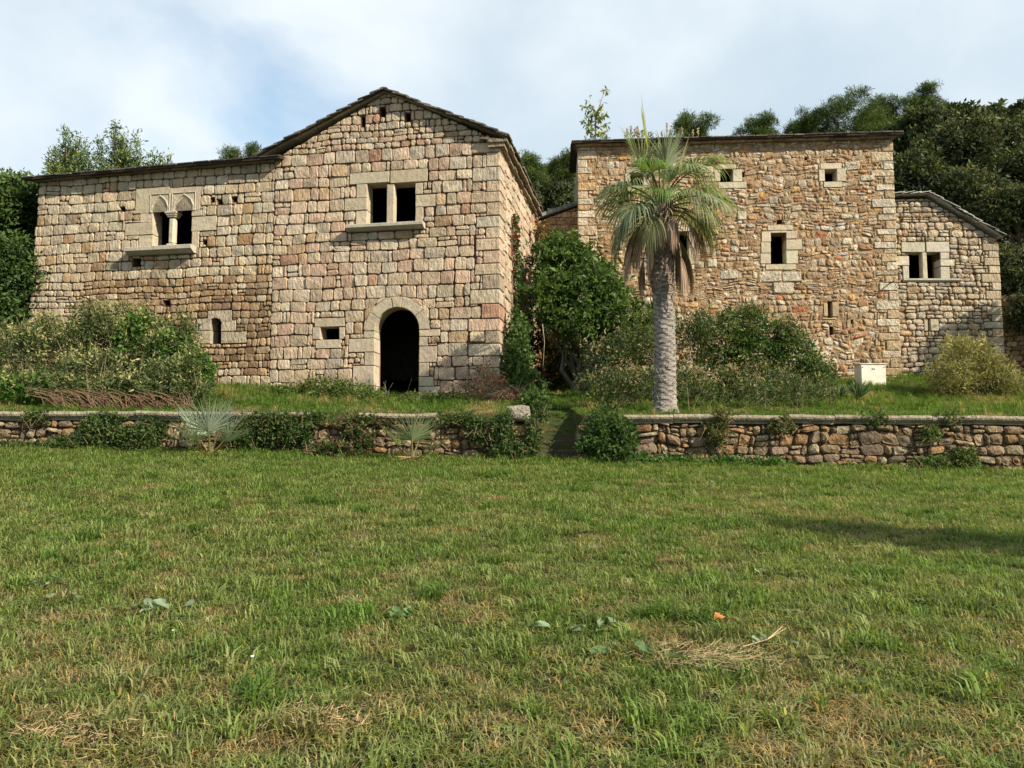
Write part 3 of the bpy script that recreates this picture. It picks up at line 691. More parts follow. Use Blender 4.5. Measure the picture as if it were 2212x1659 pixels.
for px in ((1640, 586, 1688, 609), (1690, 586, 1731, 609), (1669, 610, 1716, 633), (1592, 456, 1613, 476), (1527, 559, 1549, 578), (1556, 583, 1594, 603), (1824, 348, 1858, 367), (1858, 378, 1890, 391)):
    vs_r = FT.rect(*px); zones.append(vs_r); big.append(vs_r)
zg = quoins(FT, root, u0, -1, z0, zt0 - .12, zones, pal([(.46, .36, .24), (.50, .43, .32), (.42, .28, .15)], [2, 2, 2]), rng, hh=(.2, .36), lng=(.45, .7), sht=(.28, .4), mat=M_rubble)
qb = (u1b - u1t) / (zt1 - z0)
zg = quoins(FT, root, u1b, +1, z0, zt1 - .12, zones, pal([(.42, .34, .24), (.48, .42, .32), (.38, .28, .17)], [2, 2, 2]), rng, hh=(.17, .34), lng=(.5, .75), sht=(.3, .45), batter=qb, mat=M_rubble)
ST = masonry(FT, bounds, lambda z, g: g.uniform(.11, .24) if z > 6.4 else g.uniform(.14, .27), lambda z, g: g.uniform(.11, .36) * (1 if g.random() < .85 else 1.4), zones, C_tow, 0, rng, seed=9,
             gap=.013, proud=(-.012, .028), bev=.03, bulge=.016, rr=.06, jit=.022, A=.14, psplit=.33, pfill=.1, f=1.6)
for r in big:
    p = clip_poly(rounded(rpoly(shrink(r, .01)), .03, rng, .008), bounds); vs, fs, cen = make_stone(FT, p, .03, rng, .03, .01); ST.append((9, vs, fs, cen, (.47, .41, .31)))
emit_stones(ST, root, M_rubble); core(FT, root, [(u0, z0 - .6), (u1b, z0 - .6), (u1t, zt1), (u0, zt0)], holes, M_mortar_o, -.014, .5)
DT = 6.0
box_wall('side_wall', root, FT.P(u1t - .3, 0, -.4), FT.P(u1t - .3, 0, -DT), z0, zt1, .5, M_rubble); box_wall('side_wall', root, FT.P(u0 + .25, 0, -.4), FT.P(u0 + .25, 0, -DT), z0, zt0, .5, M_rubble)
box_wall('back_wall', root, FT.P(u0, 0, -DT), FT.P(u1t, 0, -DT), z0, zt0, .5, M_rubble, z1b=zt1)
ceiling(root, FT, u0 + .1, u1t - .1, .3, DT, zt0 - .2)
ceiling(root, FT, u0 + .1, u1t - .1, .3, DT, FT.uv(1700, 430)[1], 'floor')
zfT = lambda u: zt0 + (zt1 - zt0) * (u - u0) / (u1t - u0) + .03 * noise.noise(Vector((u * .9, 0, 0)))
cornice(FT, root, u0 - .06, u1t + .06, lambda u: zfT(u) - .02, -.4, .15, .085, rng, (.4, 1.1), tint=(.30, .21, .13))
cornice(FT, root, u0 - .14, u1t + .14, lambda u: zfT(u) + .07, -.4, .27, .05, rng, (.4, .9), tint=(.17, .14, .10), mat=M_slate)
pa, pb = FT.P(u0 - .2, zfT(u0) + .10, .3), FT.P(u1t + .25, zfT(u1t) + .10, .3); up = (FT.N * -1 + Vector((0, 0, math.tan(R(11)))))
slab('roof_deck', [pa, pb, pb + up * (DT + .3), pa + up * (DT + .3)], .06, M_dark, root, (.1, .08, .06))
slates(root, pa, pb - pa, up, (pb - pa).length, (DT + .3) * 1.02, lambda e, s: s < .3, rng, w=(.3, .65), tint=(.13, .115, .09))
# iron hook
mb = MB(); hp = FT.P(*T(1922, 612), 0); mb.tube([hp - FT.N * .1, hp + FT.N * .2, hp + FT.N * .32, hp + FT.N * .33 + Vector((0, 0, .14))], [.022, .02, .018, .012], 6, (.03, .025, .02)); mb.build('iron_hook', M_plain, root, hp)
# ------------------------------------------------------------------ right annex
FA = Facade((12.5, 25.22), 0)
A_ = lambda x, y: FA.uv(x, y)
root = empty('stone_house', FA.P(1.5, 3.9, 0), 'small pale stone annex with sloping roof and twin square window, right of the tower', 'house')
annex = root
ua = T(1930, 430)[0] - .15; ut = A_(1930, 430)[0] - .2; ub = A_(1946, 780)[0] - .2
wr, wt = A_(2172, 800), A_(2155, 520)
bounds = [(ut - .05, 2.6), (wr[0] + .02, 2.6), wt, A_(2003, 429), (ut - .05, A_(1932, 431)[1])]
zones = []; holes = []
w = window(FA, root, zones, holes, (1964, 545, 2031, 602), [('lintel', (1947, 523, 1998.4, 545)), ('lintel', (2000.5, 522, 2051, 545)), (J, (1936, 553, 1964, 574)), (J, (1950, 574, 1964, 602)), (J, (2031, 545, 2051, 560)), (J, (2031, 560, 2062, 575)), (J, (2031, 576, 2052, 602)), ('sill_proud', (1950, 602.5, 2072, 609))], tint=(.42, .38, .30))
wparts(dr(FA, root, [], (1992, 544, 2004, 603), 'mullion', n0=-.2, n1=0, bev=.03), w)
window(FA, root, zones, holes, (2004.5, 690, 2010, 715), [(J, (1996, 690, 2004.5, 715)), (J, (2010, 689, 2028, 715))], 'slit_window', (.4, .34, .25))
quoins(FA, root, wr[0], +1, 2.6, wt[1] - .1, zones, C_ann, rng, hh=(.2, .3), lng=(.4, .65), sht=(.26, .36), batter=(wr[0] - wt[0]) / (wt[1] - 2.9))
SA = masonry(FA, bounds, lambda z, g: g.uniform(.15, .26), lambda z, g: g.uniform(.17, .45), zones, C_ann, 0, rng, seed=12, gap=.012, bev=.04, bulge=.025, rr=.06, jit=.012, A=.07, psplit=.12, pfill=.12, proud=(0, .03))
emit_stones(SA, root, M_rubble); core(FA, root, bounds, holes, M_mortar, -.025, .5)
DA = 5.0
box_wall('side_wall', root, FA.P(wt[0] - .2, 0, -.4), FA.P(wt[0] - .2, 0, -DA), 2.6, wt[1], .45, M_rubble); box_wall('back_wall', root, FA.P(ut, 0, -DA), FA.P(wt[0], 0, -DA), 2.6, wt[1], .5, M_rubble)
ceiling(root, FA, ut, wt[0] - .1, .3, DA, wt[1] - .1)
e0, e1, e2 = A_(1927, 420), A_(2003, 418), A_(2164, 511)
rake(FA, root, e0, e1, -.3, .16, .07, rng, drop=.0, tint=(.33, .32, .29), w=(.5, .9)); rake(FA, root, e1, e2, -.3, .16, .07, rng, drop=0, tint=(.36, .35, .32), w=(.5, .9))
for p, q in ((e0, e1), (e1, e2)):
    a, b = FA.P(p[0], p[1] + .0, .2), FA.P(q[0], q[1] + .0, .2); bk = Vector((0, DA + .3, 0)); slab('roof_deck', [a, b, b + bk, a + bk], .05, M_dark, root, (.1, .09, .08))
    slates(root, b, bk, a - b, bk.length, (a - b).length, lambda e, s: e < .25, rng, w=(.3, .55), tint=(.30, .29, .27), l=.3, th=.022)
# ------------------------------------------------------------------ terrace walls
FW = Facade((0, 15.0), 0)
Wv = lambda x, y: FW.uv(x, y)
def zcop(x): return 2.285 + (2.175 - 2.285) * (x + 10) / 20
def twall(x0, x1, label, topf, rng, hh, ww, cop, seed, limit=300, qs=()):
    root = empty('terrace_wall', (0.5 * (x0 + x1), 15.2, 1.3), label, 'wall'); zb = .75
    bounds = [(x0, zb), (x1, zb), (x1, topf(x1)), (x0, topf(x0))]; zones = []
    for xc, side in qs: quoins(FW, root, xc, side, 1.15, topf(xc) - .03, zones, C_fld, rng, hh=(.17, .32), lng=(.35, .5), sht=(.25, .35), mat=M_field)
    S = masonry(FW, bounds, hh, ww, zones, C_fld, 0, rng, seed=seed, gap=.012, proud=(-.025, .06), bev=.03, bulge=.03, rr=.05, jit=.022, A=.12, psplit=.3, pfill=.2, f=1.7)
    S = [s for s in S if s[3].z > z_lawn(s[3].x, 15) - .12]
    emit_stones(S, root, M_field, limit)
    mb = MB(); n = 30
    xs = [x0 + (x1 - x0) * i / n for i in range(n + 1)]
    for i in range(n):
        a, b = xs[i], xs[i + 1]; za, zb_ = topf(a) - .02, topf(b) - .02
        v = [(a, 15.03, .5), (b, 15.03, .5), (b, 15.45, .5), (a, 15.45, .5), (a, 15.03, za), (b, 15.03, zb_), (b, 15.45, zb_), (a, 15.45, za)]
        mb.add(v, [(4, 5, 6, 7), (0, 1, 5, 4), (2, 3, 7, 6)] + ([(3, 0, 4, 7)] if i == 0 else []) + ([(1, 2, 6, 5)] if i == n - 1 else []))
    mb.build('wall_core', M_soil, root, root.location)
    prof = [(-.28, 0), (.03, 0), (.035, .035), (.075, .055), (.075, .07), (.105, .085), (.12, .12), (.105, .155), (.07, .17), (-.28, .175)]
    for (c0, c1) in cop:
        x = c0
        while x < c1 - .1:
            l = min(rng.uniform(.8, 1.5), c1 - x); l = c1 - x if c1 - x - l < .3 else l; vs = []; dz = rng.uniform(-.012, .012); dn = rng.uniform(-.015, .015); tl = rng.uniform(-.008, .008)
            nseg = 4
            for q in range(nseg + 1):
                xx = x + .008 + (l - .016) * q / nseg
                for n_, z in prof:
                    wv = .006 * noise.noise(Vector((xx * 4, n_ * 9, z * 9))); vs.append(Vector((xx, 15 - n_ - dn - wv, zcop(xx) - .175 + z + dz + wv + tl * (q - 2))))
            k = len(prof); fs = [tuple(range(k)), tuple(range(nseg * k + k - 1, nseg * k - 1, -1))]
            for q in range(nseg): fs += [(q * k + i, (q + 1) * k + i, (q + 1) * k + (i + 1) % k, q * k + (i + 1) % k) for i in range(k)]
            v = rng.uniform(.85, 1.15); cen = vs[0].copy()
            link('coping_stone', mesh('coping_stone', [p - cen for p in vs], fs, M_rubble, (.27 * v, .235 * v, .17 * v)), root, cen - root.location); x += l
    return root
xg0, xg1 = Wv(1147, 940)[0], Wv(1249, 940)[0]
def topL(x):
    t = zcop(x) - .18
    return t + (.0 if x < Wv(668, 900)[0] else .03 * noise.noise(Vector((x * 2, 0, 4))) - .01)
twall(-16, xg0, 'low overgrown terrace wall left of the steps, patched with ivy and broken coping', topL, rng, lambda z, g: g.uniform(.12, .22), lambda z, g: g.uniform(.15, .38), [(-16, Wv(668, 900)[0]), (Wv(775, 900)[0], Wv(945, 900)[0])], 21, qs=((xg0, 1),))
twall(xg1, 18, 'terrace wall of rough brown stones with moulded coping, right of the steps', lambda x: zcop(x) - .18, rng, lambda z, g: g.uniform(.11, .24), lambda z, g: g.uniform(.13, .42), [(Wv(1330, 900)[0], 18)], 22, qs=((xg1, -1),))
# wall end blocks
def loose(name, label, cat, c, size, tint, mat=None, seed=0, group=None, rotz=0):
    g = random.Random(seed); bm = bmesh.new(); bmesh.ops.create_cube(bm, size=1); bmesh.ops.subdivide_edges(bm, edges=bm.edges[:], cuts=2, use_grid_fill=True)
    for v in bm.verts:
        p = v.co.copy(); s = p.normalized() * .62; p = p.lerp(s, .35); p += noise.noise_vector(p * 2.5 + Vector((seed, 0, 0))) * .07
        v.co = Vector((p.x * size[0], p.y * size[1], p.z * size[2]))
    me = bpy.data.meshes.new(name); bm.to_mesh(me); bm.free(); me.polygons.foreach_set('use_smooth', [True] * len(me.polygons)); me.materials.append(mat or M_field)
    ca = me.color_attributes.new('tint', 'FLOAT_COLOR', 'POINT'); ca.data.foreach_set('color', np.tile(np.array([*tint, 1], np.float32), len(me.vertices)))
    o = link(name, me, None, c); o.rotation_euler.z = rotz; return tag(o, label, cat, group)
p = at(1119, 893, 15.25)
loose('stone_block', 'large grey stone block on the wall end, left of the steps', 'stone', p, (.46, .42, .30), (.30, .27, .22), seed=3)
p = at(1163, 912, 15.3)
# steps
root = empty('stone_steps', (.82, 15.4, 1.4), 'worn stone steps half buried in grass in the gap between the terrace walls', 'steps')
for i in range(5):
    y = 15.35 + i * .48; z = 1.52 + i * .17
    for (xa, xb) in ((.37, .80), (.81, 1.3)):
        mb = MB(); mb.box(((xa + xb) / 2, y, z - .07 + rng.uniform(-.015, .015)), (xb - xa, .42, .17), Matrix.Rotation(R(rng.uniform(-3, 3)), 3, 'Z'), (.085, .07, .05), .03); mb.build('step_stone', M_field, root, ((xa + xb) / 2, y, z))
# retaining wall at far right, stub wall at far left
FR = Facade((18.6, 27.0), -62)
root = empty('field_wall', FR.P(0, 3.9, 0), 'dark dry stone retaining wall in the shade at the right edge, behind the annex', 'wall')
zt = at(2195, 700, 26).z
for (F, ps, zz0, zz1, sd_, lab) in ((Facade((17.6, 29.5), -35), (-2.0, 4.5), 3.0, at(2190, 640, 29).z, 31, 0),):
    S = masonry(F, [(ps[0], zz0), (ps[1], zz0), (ps[1], zz1), (ps[0], zz1)], lambda z, g: g.uniform(.12, .22), lambda z, g: g.uniform(.2, .5), [], C_fld, 0, rng, seed=sd_, rr=.06, jit=.015, A=.08)
    emit_stones(S, root, M_field, 250); core(F, root, [(ps[0], zz0), (ps[1], zz0), (ps[1], zz1), (ps[0], zz1)], [], M_soil, -.02, .5)
F = Facade((-13.2, 21.4), -8); zz1 = at(45, 700, 21).z
root = empty('field_wall', F.P(-1, 3.2, 0), 'low stub of dry stone wall at the left edge, beside the long house', 'wall')
b = [(-3.5, 2.4), (.2, 2.4), (.2, zz1 + .25), (-1.4, zz1 - .1), (-3.5, zz1 - .3)]
emit_stones(masonry(F, b, lambda z, g: g.uniform(.12, .2), lambda z, g: g.uniform(.15, .4), [], C_fld, 0, rng, seed=33, rr=.06, jit=.015), root, M_field, 120); core(F, root, b, [], M_soil, -.02, .5)
# ------------------------------------------------------------------ electrical cabinet
pc = at(1887, 833, 22.6); root = empty('electrical_cabinet', (pc.x, pc.y, z_up(pc.x, pc.y) - .05), 'cream painted steel utility cabinet standing in the grass before the tower', 'cabinet')
zt = at(1887, 787, 22.6).z; xw = at(1918, 800, 22.6).x - at(1863, 800, 22.6).x; zb = root.location.z; cx, cy = pc.x, pc.y; H = zt - zb
mb = MB(); mb.box((cx, cy + .2, zb + H / 2), (xw, .4, H), None, bev=.008); mb.build('body', M_steel, root, (cx, cy, zb))
mb = MB(); mb.box((cx, cy - .015, zb + H / 2), (xw - .04, .026, H - .06), None, bev=.006); mb.build('door', M_steel, root, (cx, cy, zb))
mb = MB(); mb.box((cx, cy + .19, zt + .012), (xw + .04, .46, .024), None, bev=.006); mb.build('lid', M_steel, root, (cx, cy, zt))
for sx in (-1, 1): mb = MB(); mb.box((cx + sx * (xw / 2 - .06), cy - .033, zt - .09), (.05, .02, .018), Matrix.Rotation(R(-35 * 1), 3, 'Y'), (.03, .03, .03)); mb.build('hinge', M_plain, root, (cx, cy, zt))
mb = MB(); mb.box((cx, cy - .031, zt - .14), (.085, .006, .045), None, (.10, .17, .22)); lb = mb.build('label_plate', M_plain, root, (cx, cy, zt))
mb = MB(); mb.box((cx - .005, cy - .0355, zt - .14), (.04, .002, .02), None, (.55, .6, .6)); o = mb.build('label_print', M_plain, root, (cx, cy, zt)); o.location -= lb.location; o.parent = lb
# ------------------------------------------------------------------ plants
nr = np.random.default_rng(5)
def unit(a): return a / np.maximum(np.linalg.norm(a, axis=1, keepdims=True), 1e-6)
def leaf_arrays(P, Dr, size, aspect, T, fold=.25, droop=.0, rs=nr):
    """pointed leaves: base, two shoulders, tip; two triangles folded along the midrib"""
    n = len(P); Dr = unit(Dr); up = rs.normal(size=(n, 3)); S = unit(np.cross(Dr, up)); Nn = np.cross(S, Dr)
    L_ = size[:, None] if np.ndim(size) else np.full((n, 1), size); Wd = L_ * aspect * .5
    b = P; tip = P + Dr * L_ - np.array([0, 0, 1]) * droop * L_
    m = P + Dr * L_ * .48
    l = m + S * Wd + Nn * L_ * fold * aspect; r = m - S * Wd + Nn * L_ * fold * aspect
    V = np.stack([b, l, tip, r], 1).reshape(-1, 3); i = np.arange(n)[:, None] * 4
    Fs = np.concatenate([i + np.array([[0, 2, 1]]), i + np.array([[0, 3, 2]])], 1).reshape(-1, 3)
    return V, Fs, np.repeat(T, 4, 0)
def broad_leaves(P, Dr, size, asp, T, rs):
    n = len(P); Dr = unit(Dr); S = unit(np.cross(Dr, np.array([[0, 0, 1.]]) + .3 * rs.normal(size=(n, 3)))); Nn = np.cross(S, Dr); V = []
    for t, w in ((0, .04), (.2, .62), (.5, 1), (.8, .72), (1, .06)):
        c = P + Dr * size[:, None] * t - np.array([[0, 0, 1.]]) * (t * t * .25) * size[:, None]
        for sg in (-1, 0, 1): V.append(c + sg * S * size[:, None] * asp * .5 * w + abs(sg) * Nn * size[:, None] * .07 * (1 + .8 * rs.normal(size=(n, 1))))
    V = np.stack(V, 1); F_ = []
    for i in range(4):
        for j in (0, 1): a = i * 3 + j; F_ += [[a, a + 1, a + 4], [a, a + 4, a + 3]]
    F_ = (np.arange(n)[:, None, None] * 15 + np.array(F_)[None]).reshape(-1, 3)
    return V.reshape(-1, 3), F_, np.repeat(T, 15, 0)
def cat(parts):
    V, F_, T = [], [], []; k = 0
    for v, f, t in parts: V.append(v); F_.append(f + k); T.append(t); k += len(v)
    return np.concatenate(V), np.concatenate(F_), np.concatenate(T)
def sprigs(blobs, nspr, k, size, aspect, cols, rs, inner=.25, spread=.16, upb=.35, tips=None, lobes=1, szv=.35, droop=.0, fold=.25, zmin=None, tipw=.5):
    """blobs: (cx,cy,cz,rx,ry,rz); leaves in small sprigs through the outer part of each blob"""
    out = []; vol = np.array([b[3] * b[5] for b in blobs]) ** .9; cnt = np.maximum((vol / vol.sum() * nspr).astype(int), 8)
    cols = np.array(cols)
    for b, c in zip(blobs, cnt):
        d = unit(rs.normal(size=(c, 3))); rad = 1 - np.abs(rs.normal(size=(c, 1))) * inner; rad = np.clip(rad, .1, 1.12)
        # lumpy outline
        lump = 1 + .16 * np.sin(d[:, :1] * 7 + b[0] * 3) * np.cos(d[:, 2:] * 6 + b[1] * 5) + .1 * rs.normal(size=(c, 1))
        C = np.array(b[:3]) + d * rad * lump * np.array(b[3:6])
        if zmin is not None: keep = C[:, 2] > zmin; C, d, rad = C[keep], d[keep], rad[keep]; c = len(C)
        if c == 0: continue
        base = cols[rs.integers(0, len(cols), c)] * (1 + .18 * rs.normal(size=(c, 1)))
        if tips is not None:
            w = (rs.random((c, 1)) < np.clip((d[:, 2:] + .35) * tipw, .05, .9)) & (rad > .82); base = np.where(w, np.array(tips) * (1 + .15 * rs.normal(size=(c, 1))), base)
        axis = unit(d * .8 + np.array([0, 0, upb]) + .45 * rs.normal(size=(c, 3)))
        P = np.repeat(C, k, 0) + np.repeat(axis, k, 0) * rs.random((c * k, 1)) * spread + rs.normal(size=(c * k, 3)) * spread * .25
        Dr = np.repeat(axis, k, 0) * .6 + rs.normal(size=(c * k, 3)) * .7
        T = np.clip(np.repeat(base, k, 0) * (1 + .12 * rs.normal(size=(c * k, 1))), .004, 1)
        sz = size * (1 + szv * rs.normal(size=c * k)).clip(.4, 1.8)
        if lobes == 1: out.append(leaf_arrays(P, Dr, sz, aspect, T, fold, droop, rs))
        else:
            Dr = unit(Dr); S = unit(np.cross(Dr, rs.normal(size=Dr.shape)))
            for a in np.linspace(-1.0, 1.0, lobes): out.append(leaf_arrays(P, Dr * math.cos(a) + S * math.sin(a), sz * (1 - .3 * abs(a)), aspect, T, fold, droop, rs))
    return cat(out)
def twigs(mb, base, blobs, rng, n, r0, tint, wob=.12):
    for i in range(n):
        b = rng.choice(blobs); p0 = Vector(base) + Vector((rng.uniform(-.15, .15), rng.uniform(-.1, .1), 0)); p1 = Vector(b[:3]) + Vector((rng.uniform(-.8, .8) * b[3], rng.uniform(-.8, .8) * b[4], rng.uniform(-.3, .9) * b[5]))
        pts = [p0.lerp(p1, t) + Vector((rng.uniform(-1, 1), rng.uniform(-1, 1), rng.uniform(-.5, 1))) * wob * (p1 - p0).length * math.sin(math.pi * t) for t in (0, .25, .5, .75, 1)]
        mb.tube(pts, [r0, r0 * .75, r0 * .5, r0 * .3, r0 * .12], 5, tint)
def plant(name, label, cat_, base, arr, mat, wood=None, group=None, leafname='foliage', woodname='branches', wmat=None):
    root = empty(name, base, label, cat_, group); V, F_, T = arr
    link(leafname, npmesh(leafname, V - np.array(base), F_, mat, T), root)
    if wood and wood.v: wood.build(woodname, wmat or M_bark, root, base)
    return root
def pb(px, py, Y, r, ry=None, rz=None):       # a blob by its place in the view: centre pixel, distance, radius in pixels
    c = at(px, py, Y); k = Y / 1659; return (c.x, c.y, c.z, r * k, (ry or r) * k, (rz or r) * k)
def rough(bl, n=3, seed=1, up=.5):
    g = random.Random(seed); out = []
    for b in bl:
        out.append(tuple(b[:3]) + tuple(x * .86 for x in b[3:6]))
        for i in range(n): a = g.uniform(0, 6.28); e = g.uniform(-.1, 1.3); q = g.uniform(.22, .42); out.append((b[0] + math.cos(a) * math.cos(e) * b[3] * .85, b[1] + math.sin(a) * math.cos(e) * b[4] * .85, b[2] + math.sin(e) * b[5] * .85, b[3] * q, b[4] * q, b[5] * q * 1.3))
    return out
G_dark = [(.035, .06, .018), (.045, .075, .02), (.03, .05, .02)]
G_mid = [(.06, .105, .025), (.075, .125, .03), (.05, .085, .025)]
# big bush at left (phlomis and bramble)
B1 = [pb(x, y, Y, rx, 45, rz) for x, y, Y, rx, rz in ((40, 780, 17.6, 70, 62), (130, 770, 18.2, 75, 75), (215, 745, 18.6, 70, 78), (300, 750, 18.6, 72, 80), (375, 775, 18.2, 66, 72), (425, 810, 17.6, 38, 58), (180, 815, 17.2, 80, 50), (330, 820, 17.2, 90, 50), (-60, 790, 17.6, 80, 70), (60, 840, 16.7, 60, 34), (150, 845, 16.6, 70, 30), (260, 845, 16.7, 70, 34), (360, 845, 16.8, 60, 34), (430, 850, 17.0, 30, 26), (270, 700, 18.8, 40, 38), (95, 735, 18.6, 50, 40), (10, 745, 18, 40, 40))]
B1 = rough(B1, 4, 3)
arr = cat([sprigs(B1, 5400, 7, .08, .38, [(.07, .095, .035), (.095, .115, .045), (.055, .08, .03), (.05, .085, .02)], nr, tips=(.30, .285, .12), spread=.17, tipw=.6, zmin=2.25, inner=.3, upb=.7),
           sprigs([B1[i * 5] for i in (3, 4, 5, 9)], 900, 7, .09, .6, [(.06, .13, .02), (.075, .15, .025)], nr, spread=.14, zmin=2.25)])
mb = MB()
for i in range(50):
    b = rng.choice(B1); p_ = Vector((b[0] + rng.gauss(0, .4) * b[3], b[1] - rng.uniform(-.3, .6) * b[4], b[2] + b[5] * .7)); mb.tube([p_, p_ + Vector((rng.uniform(-.12, .12), rng.uniform(-.1, .1), rng.uniform(.2, .5)))], [.008, .004], 3, rng.choice(((.33, .25, .15), (.2, .2, .08))))
for i in range(130):
    x = rng.uniform(-9.8, -6.6); y = rng.uniform(15.9, 16.5); z = z_up(x, y); l = rng.uniform(.4, 1.0); a = rng.uniform(-.9, .3)
    mb.tube([(x, y, z), (x + a * l * .5, y - .1, z + l * .35), (x + a * l, y - .15 - rng.uniform(0, .2), z + l * .45)], [.011, .009, .004], 4, (.20, .125, .08))
for i in range(26): b = rng.choice(B1); x, y, z = b[:3]; mb.tube([(x, y - b[4], z - .3), (x + rng.uniform(-.3, .3), y - b[4] - .08, z + rng.uniform(.2, .5))], [.01, .004], 4, (.22, .17, .11))
plant('bush', 'broad bush with pale yellow green tips in front of the long house', 'bush', (at(230, 860, 17.5).x, 17.5, 2.45), arr, M_leaf, mb)
# right bush between the palm and the tower
B2 = [pb(x, y, Y, rx, 45, rz) for x, y, Y, rx, rz in ((1310, 790, 19.5, 62, 62), (1380, 770, 19.8, 66, 78), (1350, 840, 18.4, 80, 42), (1480, 760, 20, 70, 85), (1560, 740, 20.4, 72, 76), (1640, 745, 20.6, 66, 82), (1710, 775, 20.6, 58, 66), (1760, 815, 20.2, 42, 50), (1520, 835, 19.0, 90, 50), (1660, 840, 19.0, 90, 46), (1610, 690, 21.0, 46, 30), (1440, 840, 18.6, 70, 45), (1340, 862, 17.0, 60, 28), (1500, 862, 16.9, 60, 28), (1600, 862, 17.0, 70, 30), (1700, 858, 17.2, 60, 28), (1770, 850, 17.8, 30, 24))]
B2 = rough(B2, 4, 4)
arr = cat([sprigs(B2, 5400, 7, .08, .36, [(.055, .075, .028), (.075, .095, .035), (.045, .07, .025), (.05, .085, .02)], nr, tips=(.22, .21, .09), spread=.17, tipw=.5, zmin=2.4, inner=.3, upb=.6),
           sprigs(B2[20:36:5], 900, 7, .085, .6, [(.05, .10, .02), (.06, .12, .025)], nr, spread=.14, zmin=2.4)])
mb = MB(); 
for i in range(60):
    b = rng.choice(B2); x = b[0] + rng.uniform(-1, 1) * b[3]; y = b[1] - b[4] * .8; z = z_up(x, y); l = rng.uniform(.3, .8)
    mb.tube([(x, y, z), (x + rng.uniform(-.3, .3), y - .1, z + l)], [.01, .004], 4, (.24, .17, .11))
plant('bush', 'wide olive green bush behind the palm trunk, against the tower', 'bush', (at(1560, 860, 19.8).x, 19.8, 2.9), arr, M_leaf, mb)
# fig tree
B3 = [pb(x, y, Y, rx, 60, rz) for x, y, Y, rx, rz in ((1195, 590, 23.2, 50, 55), (1250, 570, 23.4, 48, 45), (1190, 650, 22.4, 52, 55), (1260, 640, 22.6, 60, 55), (1320, 650, 22.8, 46, 40), (1210, 545, 24, 35, 30), (1300, 600, 23.6, 30, 22), (1330, 700, 22.2, 60, 48), (1250, 700, 22.0, 42, 40), (1375, 700, 22.4, 30, 36), (1370, 740, 21.6, 30, 36))]
B3 = rough(B3, 3, 5)
arr = sprigs(B3, 1500, 6, .17, .42, [(.06, .105, .022), (.08, .13, .03), (.045, .085, .02)], nr, inner=.3, spread=.3, lobes=3, upb=.1, droop=.12)
mb = MB(); fb = at(1255, 855, 23.0); fb.z = z_up(fb.x, fb.y); twigs(mb, fb, B3, rng, 30, .06, (.22, .2, .17))
mb.tube([at(1172, 700, 21.5), at(1176, 740, 21.4), at(1173, 790, 21.4)], [.012, .01, .006], 4, (.35, .31, .25))
plant('fig_tree', 'green fig tree with large lobed leaves beside the gable house flank', 'tree', fb, arr, M_leaf, mb)
# dark undergrowth in the gap below the fig
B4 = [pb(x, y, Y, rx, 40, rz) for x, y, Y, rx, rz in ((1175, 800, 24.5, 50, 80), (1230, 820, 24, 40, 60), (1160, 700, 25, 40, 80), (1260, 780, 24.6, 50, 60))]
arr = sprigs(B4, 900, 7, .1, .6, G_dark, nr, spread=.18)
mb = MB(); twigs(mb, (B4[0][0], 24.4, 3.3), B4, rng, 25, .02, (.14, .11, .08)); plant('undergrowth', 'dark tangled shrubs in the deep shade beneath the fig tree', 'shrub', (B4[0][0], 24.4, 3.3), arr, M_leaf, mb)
# ivy on the flank and corner
def flank_ivy():
    n = 16000; u = nr.random(n) * 4.2 + .0; zmin, zmax = 2.7, 8.2
    z = zmin + nr.random(n) ** 1.25 * (zmax - zmin)
    # a column climbing the middle of the flank, widening towards its foot
    c = 1.9 + .25 * np.sin(z * 1.3); half = .2 + 1.6 * np.clip((5.2 - z) / 2.4, 0, 1) ** 1.2 + .12 * nr.normal(size=n)
    keep = np.abs(u - c) < half; u, z = u[keep], z[keep]; n = len(u)
    d = .06 + np.abs(nr.normal(size=n)) * (.05 + .13 * np.clip((4.6 - z) / 1.8, 0, 1))
    P = np.array([FF.P(a, b, c_) for a, b, c_ in zip(u, z, d)]); Dr = nr.normal(size=(n, 3)) * .7 + np.array([FF.N.x, FF.N.y, -.6])
    red = (nr.random(n) < np.clip((z - 5.6) / 2, 0, .55)) & (u < 1.8)
    T = np.where(red[:, None], np.array([.15, .04, .02]), np.array([[.045, .085, .02]])) * (1 + .25 * nr.normal(size=(n, 1)))
    return leaf_arrays(P, Dr, .10 * (1 + .3 * nr.normal(size=n)).clip(.5, 1.6), .8, T.clip(.01, 1))
B5 = [pb(x, y, Y, rx, 30, rz) for x, y, Y, rx, rz in ((1120, 800, 20.0, 30, 60), (1140, 840, 18.8, 32, 40), (1150, 870, 17.6, 26, 25), (1118, 740, 20.6, 20, 60))]
arr = cat([flank_ivy(), sprigs(B5, 900, 6, .085, .75, [(.05, .095, .02), (.06, .11, .025), (.075, .12, .03)], nr, spread=.12)])
mb = MB()
for k in range(7): mb.tube([FF.P(1.5 + k * .12, 2.8, .03), FF.P(1.6 + k * .1, 5, .03), FF.P(1.75 + k * .05, 7.6, .02)], [.02, .014, .006], 4, (.18, .13, .09))
fp = FF.P(1.8, 3.0, .3); plant('ivy', 'ivy column climbing the sunlit flank of the gable house, reddened at top', 'ivy', fp, arr, M_leaf, mb, woodname='stems')
